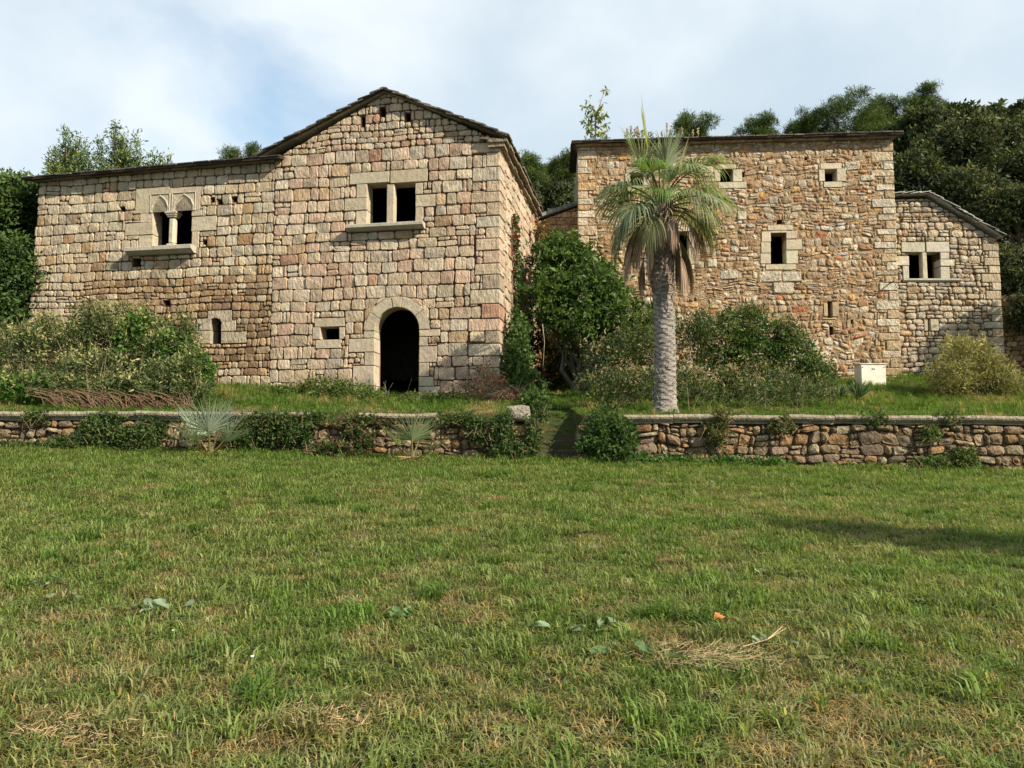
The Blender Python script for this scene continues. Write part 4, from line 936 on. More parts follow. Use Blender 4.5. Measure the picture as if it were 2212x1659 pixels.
# dry red brown creeper heap at the corner
B6 = [pb(x, y, Y, rx, 22, rz) for x, y, Y, rx, rz in ((1020, 850, 19.0, 42, 22), (1070, 850, 18.6, 38, 30), (1100, 862, 18.2, 36, 18), (1050, 820, 19.4, 28, 22))]
arr = sprigs(B6, 420, 6, .06, .5, [(.30, .13, .07), (.34, .22, .12), (.25, .09, .05), (.12, .13, .04)], nr, spread=.12)
mb = MB()
for i in range(240):
    b = rng.choice(B6); x = b[0] + rng.gauss(0, .5) * b[3]; y = b[1] - rng.uniform(-.3, .5) * b[4]; z = b[2] + rng.gauss(0, .5) * b[5]; z = max(z, z_up(x, y)); a = rng.uniform(0, 6.28); l = rng.uniform(.2, .55)
    mb.tube([(x, y, z), (x + l * .5 * math.cos(a), y + l * .3 * math.sin(a), z + l * .35), (x + l * math.cos(a), y + l * .6 * math.sin(a), z + rng.uniform(-.15, .3))], [.008, .007, .004], 3, rng.choice([(.40, .30, .19), (.36, .24, .15), (.34, .15, .09), (.45, .36, .25)]))
plant('dry_creeper', 'heap of dry straw and red creeper stems at the gable house corner', 'dry plant', (B6[0][0], 18.8, 2.6), arr, M_dry, mb, woodname='stems')
# right shrub before the annex
B7 = [pb(x, y, Y, rx, 40, rz) for x, y, Y, rx, rz in ((2095, 800, 20.6, 70, 66), (2055, 825, 20.2, 45, 45), (2140, 820, 20.4, 48, 48), (2175, 835, 20.2, 30, 30), (2090, 765, 21, 42, 30))]
arr = sprigs(B7, 2300, 7, .10, .2, [(.17, .165, .06), (.22, .20, .075), (.13, .135, .045)], nr, spread=.2, upb=.9, inner=.35, tips=(.36, .32, .14), tipw=.35)
mb = MB(); sb = (B7[0][0], 20.5, z_up(B7[0][0], 20.5)); twigs(mb, sb, B7, rng, 40, .014, (.26, .18, .11), .05)
plant('shrub', 'feathery yellow green shrub in front of the pale annex', 'shrub', sb, arr, M_leaf, mb)
# fig sapling on the right wall's beginning
B8 = [pb(x, y, Y, rx, 28, rz) for x, y, Y, rx, rz in ((1300, 935, 14.75, 32, 34), (1335, 950, 14.7, 30, 36), (1290, 965, 14.65, 30, 26), (1320, 985, 14.6, 42, 20), (1310, 905, 15.0, 22, 18))]
arr = sprigs(B8, 480, 6, .10, .4, [(.05, .095, .022), (.065, .115, .028), (.04, .075, .02)], nr, spread=.16, lobes=3, droop=.1)
mb = MB(); twigs(mb, (B8[3][0], 14.7, 1.3), B8, rng, 14, .012, (.22, .2, .15)); plant('fig_shrub', 'young fig shrub leaning on the terrace wall right of the steps', 'shrub', (B8[3][0], 14.7, 1.3), arr, M_leaf, mb)
# creeping greenery over the terrace walls
def creeper(label, spots, n, cols, size=.05, base=None, stems=30, name='creeper', aspect=.7):
    Bc = [pb(x, y, Y, rx, 14, rz) for x, y, Y, rx, rz in spots]; arr = sprigs(Bc, n, 6, size, aspect, cols, nr, spread=.09, inner=.4)
    mb = MB(); b0 = (Bc[0][0], 14.8, z_lawn(Bc[0][0], 14.8))
    for i in range(stems):
        b = rng.choice(Bc); x = b[0] + rng.uniform(-1, 1) * b[3]; z = b[2] + rng.uniform(-1, .8) * b[5]; mb.tube([(x, b[1] - b[4], z), (x + rng.uniform(-.2, .2), b[1] - b[4] - .05, z + rng.uniform(-.3, .2))], [.005, .003], 3, (.25, .17, .1))
    return plant(name, label, 'creeper', b0, arr, M_leaf, mb, woodname='stems', group='creepers on the terrace walls')
GC = [(.045, .085, .02), (.06, .105, .025), (.035, .065, .02), (.08, .10, .03)]
creeper('dense dark creeper over the wall left of the bigger fan palm', ((215, 940, 14.8, 45, 36), (290, 950, 14.7, 42, 30), (150, 962, 14.7, 50, 16), (330, 930, 14.9, 30, 25), (230, 905, 14.9, 40, 10)), 1300, GC)
creeper('thin creeper trailing at the far left foot of the terrace wall', ((30, 968, 14.7, 60, 10), (95, 970, 14.7, 50, 10), (80, 900, 14.9, 26, 9)), 420, GC)
creeper('tangled creeper hanging right behind the bigger fan palm', ((560, 930, 14.85, 45, 35), (610, 910, 14.9, 40, 16), (640, 940, 14.85, 34, 26), (520, 950, 14.8, 30, 26), (680, 905, 14.95, 36, 10)), 1200, GC)
creeper('low bramble clump at the wall foot between the two fan palms', ((735, 985, 14.4, 36, 26), (770, 950, 14.7, 34, 24), (700, 975, 14.5, 26, 16), (790, 910, 14.9, 60, 9)), 900, [(.035, .07, .02), (.05, .09, .02), (.10, .06, .03)])
creeper('creeper draped over the wall end just left of the steps', ((1085, 935, 14.85, 24, 42), (1100, 975, 14.7, 40, 18), (1040, 930, 14.9, 34, 26), (990, 905, 14.95, 50, 10), (1150, 950, 14.9, 14, 50), (1165, 890, 15.6, 20, 18)), 1200, GC)
creeper('sparse weeds hanging on the right terrace wall below a rusty stain', ((1545, 935, 14.9, 26, 26), (1690, 920, 14.9, 30, 14), (1560, 900, 14.9, 22, 10)), 380, [(.07, .10, .03), (.12, .11, .04)])
creeper('low weeds along the foot of the right terrace wall', ((1450, 1000, 14.7, 70, 10), (1560, 1000, 14.7, 60, 9), (1660, 1004, 14.7, 50, 9), (1380, 998, 14.6, 50, 12)), 600, [(.05, .12, .02), (.06, .14, .025)])
creeper('weedy clump on the wall foot near the right edge', ((2015, 1003, 14.7, 40, 14), (2080, 990, 14.8, 30, 18), (2010, 940, 14.9, 18, 14), (1890, 905, 14.95, 30, 8), (2050, 905, 14.95, 26, 8)), 520, [(.05, .10, .02), (.08, .11, .03)])
# weeds by the gable house doorway
B9 = [pb(x, y, Y, rx, 22, rz) for x, y, Y, rx, rz in ((700, 842, 19.2, 50, 20), (760, 850, 19.0, 46, 18), (650, 848, 19.4, 40, 14), (600, 850, 19.6, 40, 10), (800, 860, 18.6, 36, 12), (900, 868, 18.2, 40, 9), (960, 866, 18.4, 36, 10))]
arr = sprigs(B9, 1100, 6, .075, .4, [(.07, .12, .025), (.085, .14, .03), (.06, .09, .025), (.15, .14, .05)], nr, spread=.15, upb=.6)
mb = MB()
for i in range(16):
    x = at(rng.uniform(820, 960), 860, 19).x; y = rng.uniform(18.4, 19.6); z = z_up(x, y); l = rng.uniform(.25, .6); mb.tube([(x, y, z), (x + rng.uniform(-.05, .05), y, z + l * .6), (x + rng.uniform(-.14, .14), y, z + l)], [.004, .003, .002], 3, (.40, .36, .24))
plant('weeds', 'low green weeds and dry stalks at the foot of the arched doorway', 'weeds', (B9[0][0], 19.1, 2.7), arr, M_leaf, mb, woodname='dry_stalks')
# ------------------------------------------------------------------ palm
def frond_arr(pet, blade, nseg, spread, droop, elev, rs, col, cc, width=.028, costa=.35, stiff=.5, petcol=(.16, .17, .06), fold=.3):
    """a fan leaf pointing along +X from the origin, rising at elev; returns V,F,T"""
    parts = []; V, F_, T = [], [], []
    def add(vs, fs, t):
        b = sum(len(x) for x in V); V.append(np.array(vs)); F_.append(np.array(fs) + b); T.append(np.tile(t, (len(vs), 1)))
    # petiole: arc whose slope falls from elev
    p = np.array([0., 0, 0]); a = elev; pts = [p.copy()]; dirs = []
    for i in range(6):
        d = np.array([math.cos(a), 0, math.sin(a)]); dirs.append(d); p = p + d * pet / 6; pts.append(p.copy()); a = max(a - droop * .10, -1.42)
    w = .02
    for i in range(6):
        q0, q1 = pts[i], pts[i + 1]; s = np.array([0, w * (1.5 - i * .12), 0]); u = np.array([0, 0, w * .5]); add([q0 - s, q0 + s, q1 + s * .95, q1 - s * .95, q0 + u - u * 3, q1 + u - u * 3], [[0, 1, 2], [0, 2, 3], [0, 4, 5], [0, 5, 3], [1, 2, 5], [1, 5, 4]], petcol)
    hub = pts[-1]; cur = a
    side = np.array([0, 1., 0])
    for j in range(nseg):
        t = (j / (nseg - 1) - .5) * 2; th = t * spread
        off = (1 - abs(t)) ** 1.2 * costa * blade
        fwd = np.array([math.cos(cur), 0, math.sin(cur)]); upv = np.array([-math.sin(cur), 0, math.cos(cur)])
        d = fwd * math.cos(th) + side * math.sin(th); st = hub + fwd * off * .55 * math.cos(th) ; ln = blade * (1 - .22 * abs(t)) * (1 + .05 * rs.normal()) - off * .35
        d = d + upv * (.10 + fold * abs(math.sin(th))) * (1 if j % 2 else .8) + rs.normal(size=3) * .02; d /= np.linalg.norm(d)
        n = 6; q = st.copy(); dd = d.copy(); line = [q.copy()]; ds = [dd.copy()]
        for i in range(n):
            k = (i + 1) / n
            dd = dd + np.array([0, 0, -1.]) * droop * (.06 if k < stiff else .46 * k) ; dd /= np.linalg.norm(dd); q = q + dd * ln / n; line.append(q.copy()); ds.append(dd.copy())
        sv = np.cross(upv, d); sv /= max(np.linalg.norm(sv), 1e-6)
        c = np.array(col) * (1 + cc * rs.normal())
        vs, fs = [], []
        for i in range(n + 1):
            k = i / n; ww = width * ln * 1.6 * (min(1, .25 + k * 2.2) if k < .45 else (1 - (k - .45) / .55) ** .8 + .03); nv = np.cross(ds[i], sv)
            vs += [line[i] - sv * ww + nv * ww * .35, line[i], line[i] + sv * ww + nv * ww * .35]
        for i in range(n):
            b = i * 3; fs += [[b, b + 1, b + 4], [b, b + 4, b + 3], [b + 1, b + 2, b + 5], [b + 1, b + 5, b + 4]]
        add(vs, fs, np.clip(c, .01, 1))
    return np.concatenate(V), np.concatenate(F_), np.concatenate(T)
pp = at(1436, 886, 16.2); pz = z_up(pp.x, 16.2); ptop = at(1428, 445, 16.2)
root = empty('palm_tree', (pp.x, 16.2, pz), 'tall grey trunked fan palm with a brown skirt, in front of the tower', 'palm tree')
# trunk: ring after ring of old leaf bases
rings = 120; nseg = 30; vs, fs, ts = [], [], []
Ht = ptop.z - pz
for i in range(rings + 1):
    k = i / rings; z = k * Ht; c = Vector((pp.x, 16.2, pz)).lerp(Vector((ptop.x, 16.2, ptop.z)), k); c.x += .03 * math.sin(k * 5)
    r = .215 + .075 * math.exp(-z / .16) - .02 * k + (.02 * sstep(.55, .7, k))
    for j in range(nseg):
        th = 2 * math.pi * j / nseg
        ph = z / .115 + (j * 5.0 / nseg) + .5 * noise.noise(Vector((math.cos(th) * 2, math.sin(th) * 2, z * 3)))
        saw = (ph % 1.0); amp = .024 + .02 * sstep(.5, .62, k)
        rr_ = r + amp * (1 - saw) * (1.2 if (int(ph) + j // 3) % 3 else .6) + .007 * noise.noise(Vector((th * 3, z * 14, 2)))
        vs.append(c + Vector((rr_ * math.cos(th), rr_ * math.sin(th), z - c.z + pz))); 
        v = (.5 if saw > .75 else 1.0) * (1 + .22 * noise.noise(Vector((th * 2, z * 7, 9)))); br = sstep(.6, .85, k)
        ts.append(((.30 - .07 * br) * v, (.27 - .085 * br) * v, (.24 - .10 * br) * v))
for i in range(rings):
    for j in range(nseg): fs.append((i * nseg + j, i * nseg + (j + 1) % nseg, (i + 1) * nseg + (j + 1) % nseg, (i + 1) * nseg + j))
fs.append(tuple(rings * nseg + j for j in range(nseg)))
M_palm = stone_mat('palm_bark', bump=.8, sx=8, sz=40, rot=0, mott=.3, fine=60, stain=.3)
link('trunk', mesh('trunk', [v - root.location for v in vs], fs, M_palm, np.array(ts)), root)
# old leaf bases (boots) as small upturned flaps
def flap(z, th, l, w, tint, lean):
    k = z / Ht; c = Vector((pp.x, 16.2, pz)).lerp(Vector((ptop.x, 16.2, ptop.z)), k); c.z = pz + z; r = .225
    o = Vector((math.cos(th), math.sin(th), 0)); s = Vector((-math.sin(th), math.cos(th), 0)); u = Vector((0, 0, 1)); b = c + o * r
    v = [b - s * w, b + s * w, b + s * w * .45 + u * l + o * lean, b - s * w * .45 + u * l + o * lean, b - s * w + o * .02, b + s * w + o * .02, b + s * w * .4 + u * l * .97 + o * (lean + .012), b - s * w * .4 + u * l * .97 + o * (lean + .012)]
    return v, [(0, 1, 2, 3), (7, 6, 5, 4), (0, 4, 5, 1), (1, 5, 6, 2), (2, 6, 7, 3), (3, 7, 4, 0)], tint
bm_ = MB()
for i in range(260):
    z = rng.uniform(.25, Ht * .97) if i < 90 else rng.uniform(Ht * .52, Ht * .98)
    hi = z > Ht * .5; l = rng.uniform(.05, .1) if not hi else rng.uniform(.08, .22); t = rng.uniform(.7, 1.2)
    bm_.add(*flap(z, rng.uniform(0, 6.28), l, rng.uniform(.035, .06), tuple(c * t for c in ((.30, .265, .235) if not hi else (.28, .21, .16))), rng.uniform(.015, .05)))
o = bm_.build('leaf_bases', M_palm, root, root.location); o['kind'] = 'stuff'
green = [(.17, .21, .12), (.14, .19, .09), (.20, .235, .145), (.11, .175, .05)]
crown = Vector((ptop.x, 16.2, ptop.z))
def put_frond(kind, i, az, el, sc_=1.0, dz=0, lab=None):
    rs = np.random.default_rng(900 + i * 7 + ord(kind)); g = green[i % 4]
    if kind == 'g': a = frond_arr(.74, .92, 38, 1.6, 1.35, el, rs, g, .16, width=.0135, costa=.5, stiff=.3, fold=.45)
    elif kind == 'u': a = frond_arr(.62, .85, 32, .95, .45, el, rs, g, .16, width=.013, costa=.5, stiff=.6, fold=.5)
    elif kind == 's': a = frond_arr(.75, .95, 9, .07, .05, el, rs, (.34, .37, .16), .1, width=.012, costa=.3, stiff=.9)
    elif kind == 'm': a = frond_arr(.78, .9, 36, .9, 1.9, el, rs, (.15, .16, .08), .3, width=.008, costa=.45, stiff=.2, petcol=(.2, .14, .08))
    else: a = frond_arr(.5 + .35 * ((i * 7) % 5) / 4, 1.0, 26, .38, 2.3, el, rs, (.30, .21, .15), .3, width=.0085, costa=.45, stiff=.1, petcol=(.33, .23, .15), fold=.15)
    o = link('frond', npmesh('frond', *a[:2], M_leaf if kind in 'gus' else M_dry, a[2]), root, crown - root.location + Vector((0, 0, dz)) + Vector((math.cos(az), math.sin(az), 0)) * .10)
    o.rotation_euler = (0, 0, az); o.scale = (sc_,) * 3
    if lab: o['label'] = lab
ga = 2.39996
for i in range(21):
    k = i / 20; el = R(82 - 62 * k ** .95 + rng.uniform(-8, 8)); put_frond('u' if k < .25 else 'g', i, i * ga, el, rng.uniform(.95, 1.18), .12 - .22 * k)
for az, el, s in ((R(195), R(80), 1.3), (R(-15), R(68), .85), (R(90), R(86), .8)): put_frond('s', 0, az, el, s, .1, 'unopened spear frond')
for i in range(12): put_frond('m', i, i * ga + 1, R(32 - rng.uniform(0, 40)), rng.uniform(.95, 1.15), -.1, 'wilting brown green frond')
for i in range(22): put_frond('d', i, i * ga + .5, R(28 - rng.uniform(0, 60)), rng.uniform(.75, 1.15), -.1 - rng.uniform(0, .5), 'dead brown hanging frond')
# fan palms at the wall
def fan_palm(px, py, Y, label, leaves, col):
    b = at(px, py, Y); b.z = z_lawn(b.x, Y) ; rt = empty('fan_palm', b, label, 'fan palm', 'small fan palms at the wall')
    for n_, (az, el, pet, bl, kind) in enumerate(leaves):
        rs = np.random.default_rng(int(px) + n_)
        if kind == 'g': a = frond_arr(pet * 1.15, bl * 1.4, 27, 1.75, .10, 0, rs, col, .12, width=.0125, costa=.08, stiff=.9, petcol=(.30, .27, .10), fold=.25)
        else: a = frond_arr(pet, bl, 18, 1.3, .4, 0, rs, (.42, .27, .13), .2, width=.017, costa=.08, stiff=.5, petcol=(.40, .24, .09), fold=.1)
        o = link('frond', npmesh('frond', a[0], a[1], M_leaf if kind == 'g' else M_dry, a[2]), rt)
        o.rotation_euler = (Matrix.Rotation(R(az), 4, 'Z') @ Matrix.Rotation(-R(el), 4, 'Y')).to_euler()
        if kind != 'g': o['label'] = 'dead straw coloured frond'
    mb = MB(); mb.tube([b - Vector((0, 0, .05)), b + Vector((.01, 0, .08)), b + Vector((0, 0, .16))], [.06, .055, .03], 8, (.2, .13, .08))
    for i in range(26): a = rng.uniform(0, 6.28); l = rng.uniform(.15, .4); mb.tube([b + Vector((0, 0, .08)), b + Vector((math.cos(a) * l, math.sin(a) * l, rng.uniform(-.02, .1)))], [.008, .003], 3, (.42, .28, .16))
    mb.build('stump', M_bark, rt, b)
fan_palm(455, 974, 14.45, 'larger silvery fan palm with one dead leaf, at the left wall', [(-80, 62, .45, .52, 'g'), (170, 55, .42, .48, 'g'), (10, 52, .45, .50, 'g'), (-120, 38, .40, .45, 'g'), (-35, 28, .48, .45, 'g'), (60, 70, .5, .45, 'g'), (200, 28, .35, .42, 'g'), (215, -2, .45, .40, 'd'), (-10, -8, .2, .3, 'd'), (250, -5, .18, .28, 'd')], (.22, .27, .20))
fan_palm(890, 984, 14.35, 'smaller fan palm growing at the left wall below the doorway', [(-85, 66, .38, .46, 'g'), (190, 48, .35, .42, 'g'), (-10, 30, .35, .40, 'g'), (60, 62, .38, .4, 'g'), (-40, -4, .15, .28, 'd'), (210, -4, .15, .25, 'd'), (-100, -6, .12, .25, 'd')], (.15, .19, .09))
# sword leaved plants by the cabinet
def yucca(px, py, Y, label, s):
    b = at(px, py, Y); b.z = z_up(b.x, Y); rs = np.random.default_rng(int(px)); n = 46
    az = rs.random(n) * 6.28; el = R(15) + rs.random(n) ** .8 * R(70); Dr = np.stack([np.cos(az) * np.cos(el), np.sin(az) * np.cos(el), np.sin(el)], 1)
    T = np.array([(.10, .15, .07)]) * (1 + .2 * rs.normal(size=(n, 1))); P = np.tile(np.array([0, 0, .03]), (n, 1)) + Dr * .03
    V, F_, T = leaf_arrays(P, Dr, s * (.75 + .35 * rs.random(n)), .10, T.clip(.01, 1), .4, .08, rs)
    rt = empty('yucca', b, label, 'yucca', 'spiky plants before the cabinet'); link('leaves', npmesh('leaves', V, F_, M_leaf, T), rt)
yucca(1812, 838, 19.6, 'smaller spiky sword leaved plant left of the cabinet', .45); yucca(1852, 842, 19.4, 'larger spiky sword leaved plant partly before the cabinet', .55)
# sapling and weeds on the tower roof
sb = FT.P(*T(1286, 300), -.1); sb.z -= .05
mb = MB(); tp_ = at(1307, 193, 25.4); mid = at(1289, 260, 25.4); mb.tube([sb, (mid.x - .03, mid.y, mid.z), at(1296, 225, 25.4), tp_], [.028, .02, .013, .006], 6, (.22, .12, .07))
ends = [(1262, 228), (1268, 250), (1258, 262), (1306, 243), (1312, 268), (1272, 215), (1303, 285), (1266, 276), (1308, 196), (1290, 238), (1296, 256), (1281, 232), (1278, 268), (1299, 222)]
Vp = []
for ex, ey in ends:
    e = at(ex, ey, 25.4 + rng.uniform(-.3, .3)); s_ = sb.lerp(Vector((mid.x, mid.y, mid.z)), clamp((300 - ey) / 50, .2, 1)) if ey > 200 else tp_; mb.tube([s_, e], [.008, .003], 4, (.22, .14, .08))
    for q in range(11): Vp.append(s_.lerp(e, .35 + .7 * q / 10) + Vector((rng.uniform(-.07, .07), rng.uniform(-.07, .07), rng.uniform(-.08, .05))))
P = np.array(Vp); P = np.repeat(P, 2, 0); n = len(P); Dr = nr.normal(size=(n, 3)) * .6 + np.array([0, 0, -.7]); Tn = np.where(nr.random((n, 1)) < .45, np.array([.28, .27, .05]), np.array([.09, .15, .03])) * (1 + .15 * nr.normal(size=(n, 1)))
plant('sapling', 'slender yellow green sapling growing out of the tower roof edge', 'sapling', sb, leaf_arrays(P, Dr, .17 * (1 + .25 * nr.normal(size=n)).clip(.5, 1.5), .36, Tn), M_leaf, mb, woodname='stem')
for grp, lab, spots in (('a', 'dry seed stalks on the tower roof left of the palm crown', (1354, 1363, 1371, 1377, 1380, 1388)), ('b', 'dry seed stalks on the tower roof right of the palm crown', (1429, 1440, 1472, 1507, 1448, 1495))):
    mb = MB(); b0 = FT.P(*T(spots[0], 300), 0)
    for x in spots:
        hgt = rng.uniform(.3, .7); p = FT.P(T(x, 298)[0], zfT(T(x, 298)[0]) + .1, .1); mb.tube([p, p + Vector((rng.uniform(-.04, .04), 0, hgt))], [.01, .006], 4, (.30, .24, .15))
        for q in range(9): z = hgt * (.55 + .5 * q / 9); mb.box(p + Vector((rng.uniform(-.03, .03), rng.uniform(-.03, .03), z)), (.04, .04, .035), None, (.35, .30, .18))
    o = mb.build('dry_weeds', M_dry, None, b0); tag(o, lab, 'weeds')
B = [pb(1290, 300, 26.5, 26, 20, 8), pb(1380, 296, 26.5, 30, 20, 6), pb(1470, 292, 26.5, 16, 20, 5)]
plant('roof_moss', 'low green weeds along the tower roof edge', 'weeds', FT.P(*T(1290, 303), -.8), sprigs(B, 260, 5, .06, .5, [(.06, .09, .02), (.09, .10, .03)], nr, spread=.08), M_leaf)
# dry tuft where the link roof meets the flank
p = at(1166, 495, 26.2); V, F_, T_ = leaf_arrays(np.tile(np.array(p), (90, 1)) + nr.normal(size=(90, 3)) * .12, nr.normal(size=(90, 3)) * .5 + np.array([-.1, -.5, .1]), .45, .05, np.tile(np.array([.38, .28, .15]), (90, 1)), .2, .5)
plant('dry_grass_tuft', 'dry grass tuft hanging where lean-to roof meets the gable house', 'dry plant', p, (V, F_, T_), M_dry)
# ------------------------------------------------------------------ trees
def far_tree(name, label, blobs, base, n, k, size, aspect, cols, tips=None, group=None, trunk=.18, limbs=9, spread=.4, inner=.22, upb=.4, bark=(.16, .12, .09), tipw=.5, cat_='tree', mat=None):
    arr = sprigs(blobs, n, k, size, aspect, cols, nr, inner=inner, spread=spread, upb=upb, tips=tips, tipw=tipw)
    root = empty(name, base, label, cat_, group); V, F_, T = arr; link('crown', npmesh('crown', V - np.array(base), F_, mat or M_leaf_far, T), root)
    mb = MB(); c = Vector((sum(b[0] for b in blobs) / len(blobs), sum(b[1] for b in blobs) / len(blobs), sum(b[2] for b in blobs) / len(blobs))); b = Vector(base)
    mb.tube([b - Vector((0, 0, .3)), b.lerp(c, .35) + Vector((.2, 0, 0)), b.lerp(c, .7), c], [trunk, trunk * .8, trunk * .6, trunk * .35], 8, bark)
    for i in range(limbs):
        q = rng.choice(blobs); s_ = b.lerp(c, rng.uniform(.45, .95)); e = Vector(q[:3]) + Vector((rng.uniform(-.5, .5) * q[3], rng.uniform(-.5, .5) * q[4], rng.uniform(-.3, .5) * q[5])); mb.tube([s_, s_.lerp(e, .5) + Vector((0, 0, .2)), e], [trunk * .4, trunk * .25, trunk * .1], 5, bark)
    mb.build('trunk', M_bark, root, base); return root
# pines on the skyline
PG = [(.055, .085, .02), (.07, .105, .024), (.045, .07, .017)]
def pine(label, px, py, r, Y, shape='round', group='pines along the ridge', n=900):
    k = Y / 1659; bl = []; g = random.Random(int(px * 7 + py)); c = at(px, py, Y)
    m = 40 if shape == 'round' else 34
    for i in range(m):
        if shape == 'round': a = g.uniform(0, 6.28); d = g.uniform(0, .85) ** .6; x, z = math.cos(a) * d * .85, math.sin(a) * d * .75 + .1 - (i % 3 == 0) * g.uniform(.4, 1.3)
        else:
            z = g.uniform(-1.5, 1.0); x = g.uniform(-1, 1) * (.75 - .30 * z) * .8
        r2 = 1.0; y = g.uniform(-.6, .6); q = g.uniform(.17, .27) * r * k
        bl.append((c.x + x * r * k, Y + y * r * k, c.z + z * r * k, q * 1.15, q * 1.1, q * .8))
    zb = z_up(c.x, Y); b = (c.x, Y, min(zb, c.z - 2 * r * k))
    return far_tree('pine_tree', label, bl, b, n * m // 12, 7, min(.0042 * Y, .34), .13, PG, group=group, trunk=.2 if Y < 70 else .25, limbs=14, spread=.35, inner=.3, upb=.7, tips=(.11, .155, .04), tipw=.4)
pine('round pine crown above the tower roof, just right of the palm', 1500, 290, 56, 88)
pine('low round pine crown above the middle of the tower roof', 1640, 292, 50, 88)
pine('small pointed pine crown above the tower between the rounded ones', 1738, 275, 44, 80)
pine('widest pine crown, above the right part of the tower roof', 1830, 268, 74, 80)
pine('dark pine crown behind the widest one', 1905, 248, 50, 86)
pine('tallest pine on the ridge, right of the tower', 1990, 236, 54, 84)
pine('bushy pine crown between tower corner and oak slope', 1950, 290, 60, 78)
pine('tall ragged pine just right of the gabled roof', 1142, 375, 42, 56, 'tall')
pine('filler pine foliage low on the ridge left of the tallest pine', 1880, 290, 50, 82)
pine('spreading pine with bare trunk left of the tower', 1225, 368, 36, 58, 'round')
pine('small dark pine low between the roofs', 1180, 385, 22, 60, 'round')
pine('pine tips peeping over the long roof beside the gable', 545, 345, 24, 60, 'tall', n=260); pine('faint dark pine tips over the long roof', 497, 350, 26, 62, 'tall', n=240)
# dark mass under the pines between the buildings, and the oak slope at right
OG = [(.035, .05, .02), (.045, .062, .024), (.055, .068, .026), (.03, .043, .018)]
def oak(px, py, r, Y, label, tips=(.085, .095, .035), cols=OG, n=1500, lf=None, flat=.85, group='holm oaks on the slope'):
    k = Y / 1659; c = at(px, py, Y); g = random.Random(int(px * 3 + py)); bl = [(c.x, Y, c.z, r * k * .8, r * k * .7, r * k * .75 * flat)]
    for i in range(13): a, e = g.uniform(0, 6.28), g.uniform(-.3, 1.2); q = g.uniform(.28, .46) * r * k; bl.append((c.x + math.cos(a) * math.cos(e) * r * k * .72, Y + math.sin(a) * math.cos(e) * r * k * .6, c.z + math.sin(e) * r * k * .68 * flat, q, q, q * .85))
    zb = z_up(c.x, Y); b = (c.x, Y, min(zb, c.z - .8 * r * k))
    return far_tree('oak_tree', label, bl, b, n, 7, (lf or .0052 * Y), .5, cols, tips=tips, group=group, trunk=.22, spread=.3, inner=.22, tipw=.5, upb=.3)
oaks = [(1975, 420, 95, 36, 'dark holm oak directly behind the tower right corner'), (2070, 345, 100, 42, 'large holm oak above the annex roof peak'), (2170, 335, 105, 44, 'holm oak at the top right edge of the photo'), (2000, 300, 70, 46, 'holm oak below the tallest ridge pine'),
        (2110, 450, 95, 34, 'shaded holm oak above the sloping annex roof'), (2200, 480, 90, 32, 'black shaded holm oak at the right edge'), (2230, 400, 90, 36, 'holm oak cut by the right edge, mid slope'), (2190, 600, 70, 29.5, 'lowest dark holm oak beside the annex wall'), (2120, 268, 50, 52, 'small oak on the ridge right of the pines'), (2060, 270, 46, 54, 'brownish oak top on the ridge'),
        (2215, 275, 60, 52, 'ridge oak cut by the right edge'), (1985, 560, 60, 33, 'holm oak hidden low behind the annex'), (2240, 690, 60, 28.5, 'dark shrub-like oak above the retaining wall')]
for i, (x, y, r, Y, lab) in enumerate(oaks): oak(x, y, r, Y, lab, n=1500 if r > 65 else 900, tips=(.10, .105, .04) if i % 3 else (.085, .10, .03))
oak(1185, 450, 60, 46, 'dark oak thicket below the pines between the two roofs', n=1100, group='trees behind the houses'); oak(1130, 440, 30, 42, 'dark tree crown tucked behind the flank eave', n=500, group='trees behind the houses'); oak(1235, 455, 26, 40, 'dark bush behind the lean-to roof', n=400, group='trees behind the houses')
# laurels behind the long house, dark tree at the left edge
LG = [(.07, .115, .03), (.09, .135, .035), (.055, .09, .025)]
def laurel(label, spikes, Y, n):
    k = Y / 1659; bl = []; g = random.Random(n)
    for (px, pt, pbm, w) in spikes:
        steps = 7
        for i in range(steps): t = i / (steps - 1); y_ = pt + 12 + (pbm - pt) * t; q = (.2 + .75 * t) * w * .8; bl.append(pb(px + g.uniform(-.2, .2) * w, y_, Y + g.uniform(-.4, .4), q * .8, q * .8, max(q * .9, 10)))
    c = at(spikes[0][0], spikes[0][2] + 60, Y); b = (c.x, Y, z_up(c.x, Y)); return far_tree('laurel_tree', label, bl, b, n, 7, .13, .32, LG, tips=(.24, .25, .07), group='laurels behind the long house', trunk=.15, spread=.3, upb=1.1, inner=.3, tipw=.45)
laurel('laurel with two leafy spires behind the left end of the long roof', ((143, 282, 400, 34), (170, 300, 410, 30), (120, 325, 400, 30), (190, 318, 410, 20)), 31, 1500)
laurel('taller laurel with pointed spires behind the long roof', ((250, 268, 400, 34), (292, 288, 400, 20), (218, 305, 400, 22), (270, 300, 400, 34)), 31.5, 1500)
laurel('low laurel tips behind the middle of the long roof', ((322, 332, 400, 14), (345, 330, 400, 15), (362, 338, 400, 10)), 31, 420)
oak(10, 470, 95, 23.5, 'dark leafy tree at the left edge beside the long house, upper crown', n=3000, lf=.12, tips=(.12, .16, .035), cols=[(.035, .065, .018), (.045, .08, .02)], group='dark trees at the left edge'); oak(10, 600, 95, 22.8, 'dark leafy tree at the left edge, lower crown reaching the ground', n=2600, lf=.12, tips=(.08, .12, .03), cols=[(.035, .065, .018), (.045, .08, .02)], group='dark trees at the left edge')
oak(-5, 690, 70, 22.6, 'dark evergreen foliage at the left edge right behind the bush', n=1500, lf=.12, tips=(.06, .10, .025), cols=[(.035, .065, .018), (.045, .08, .02)], group='dark trees at the left edge')
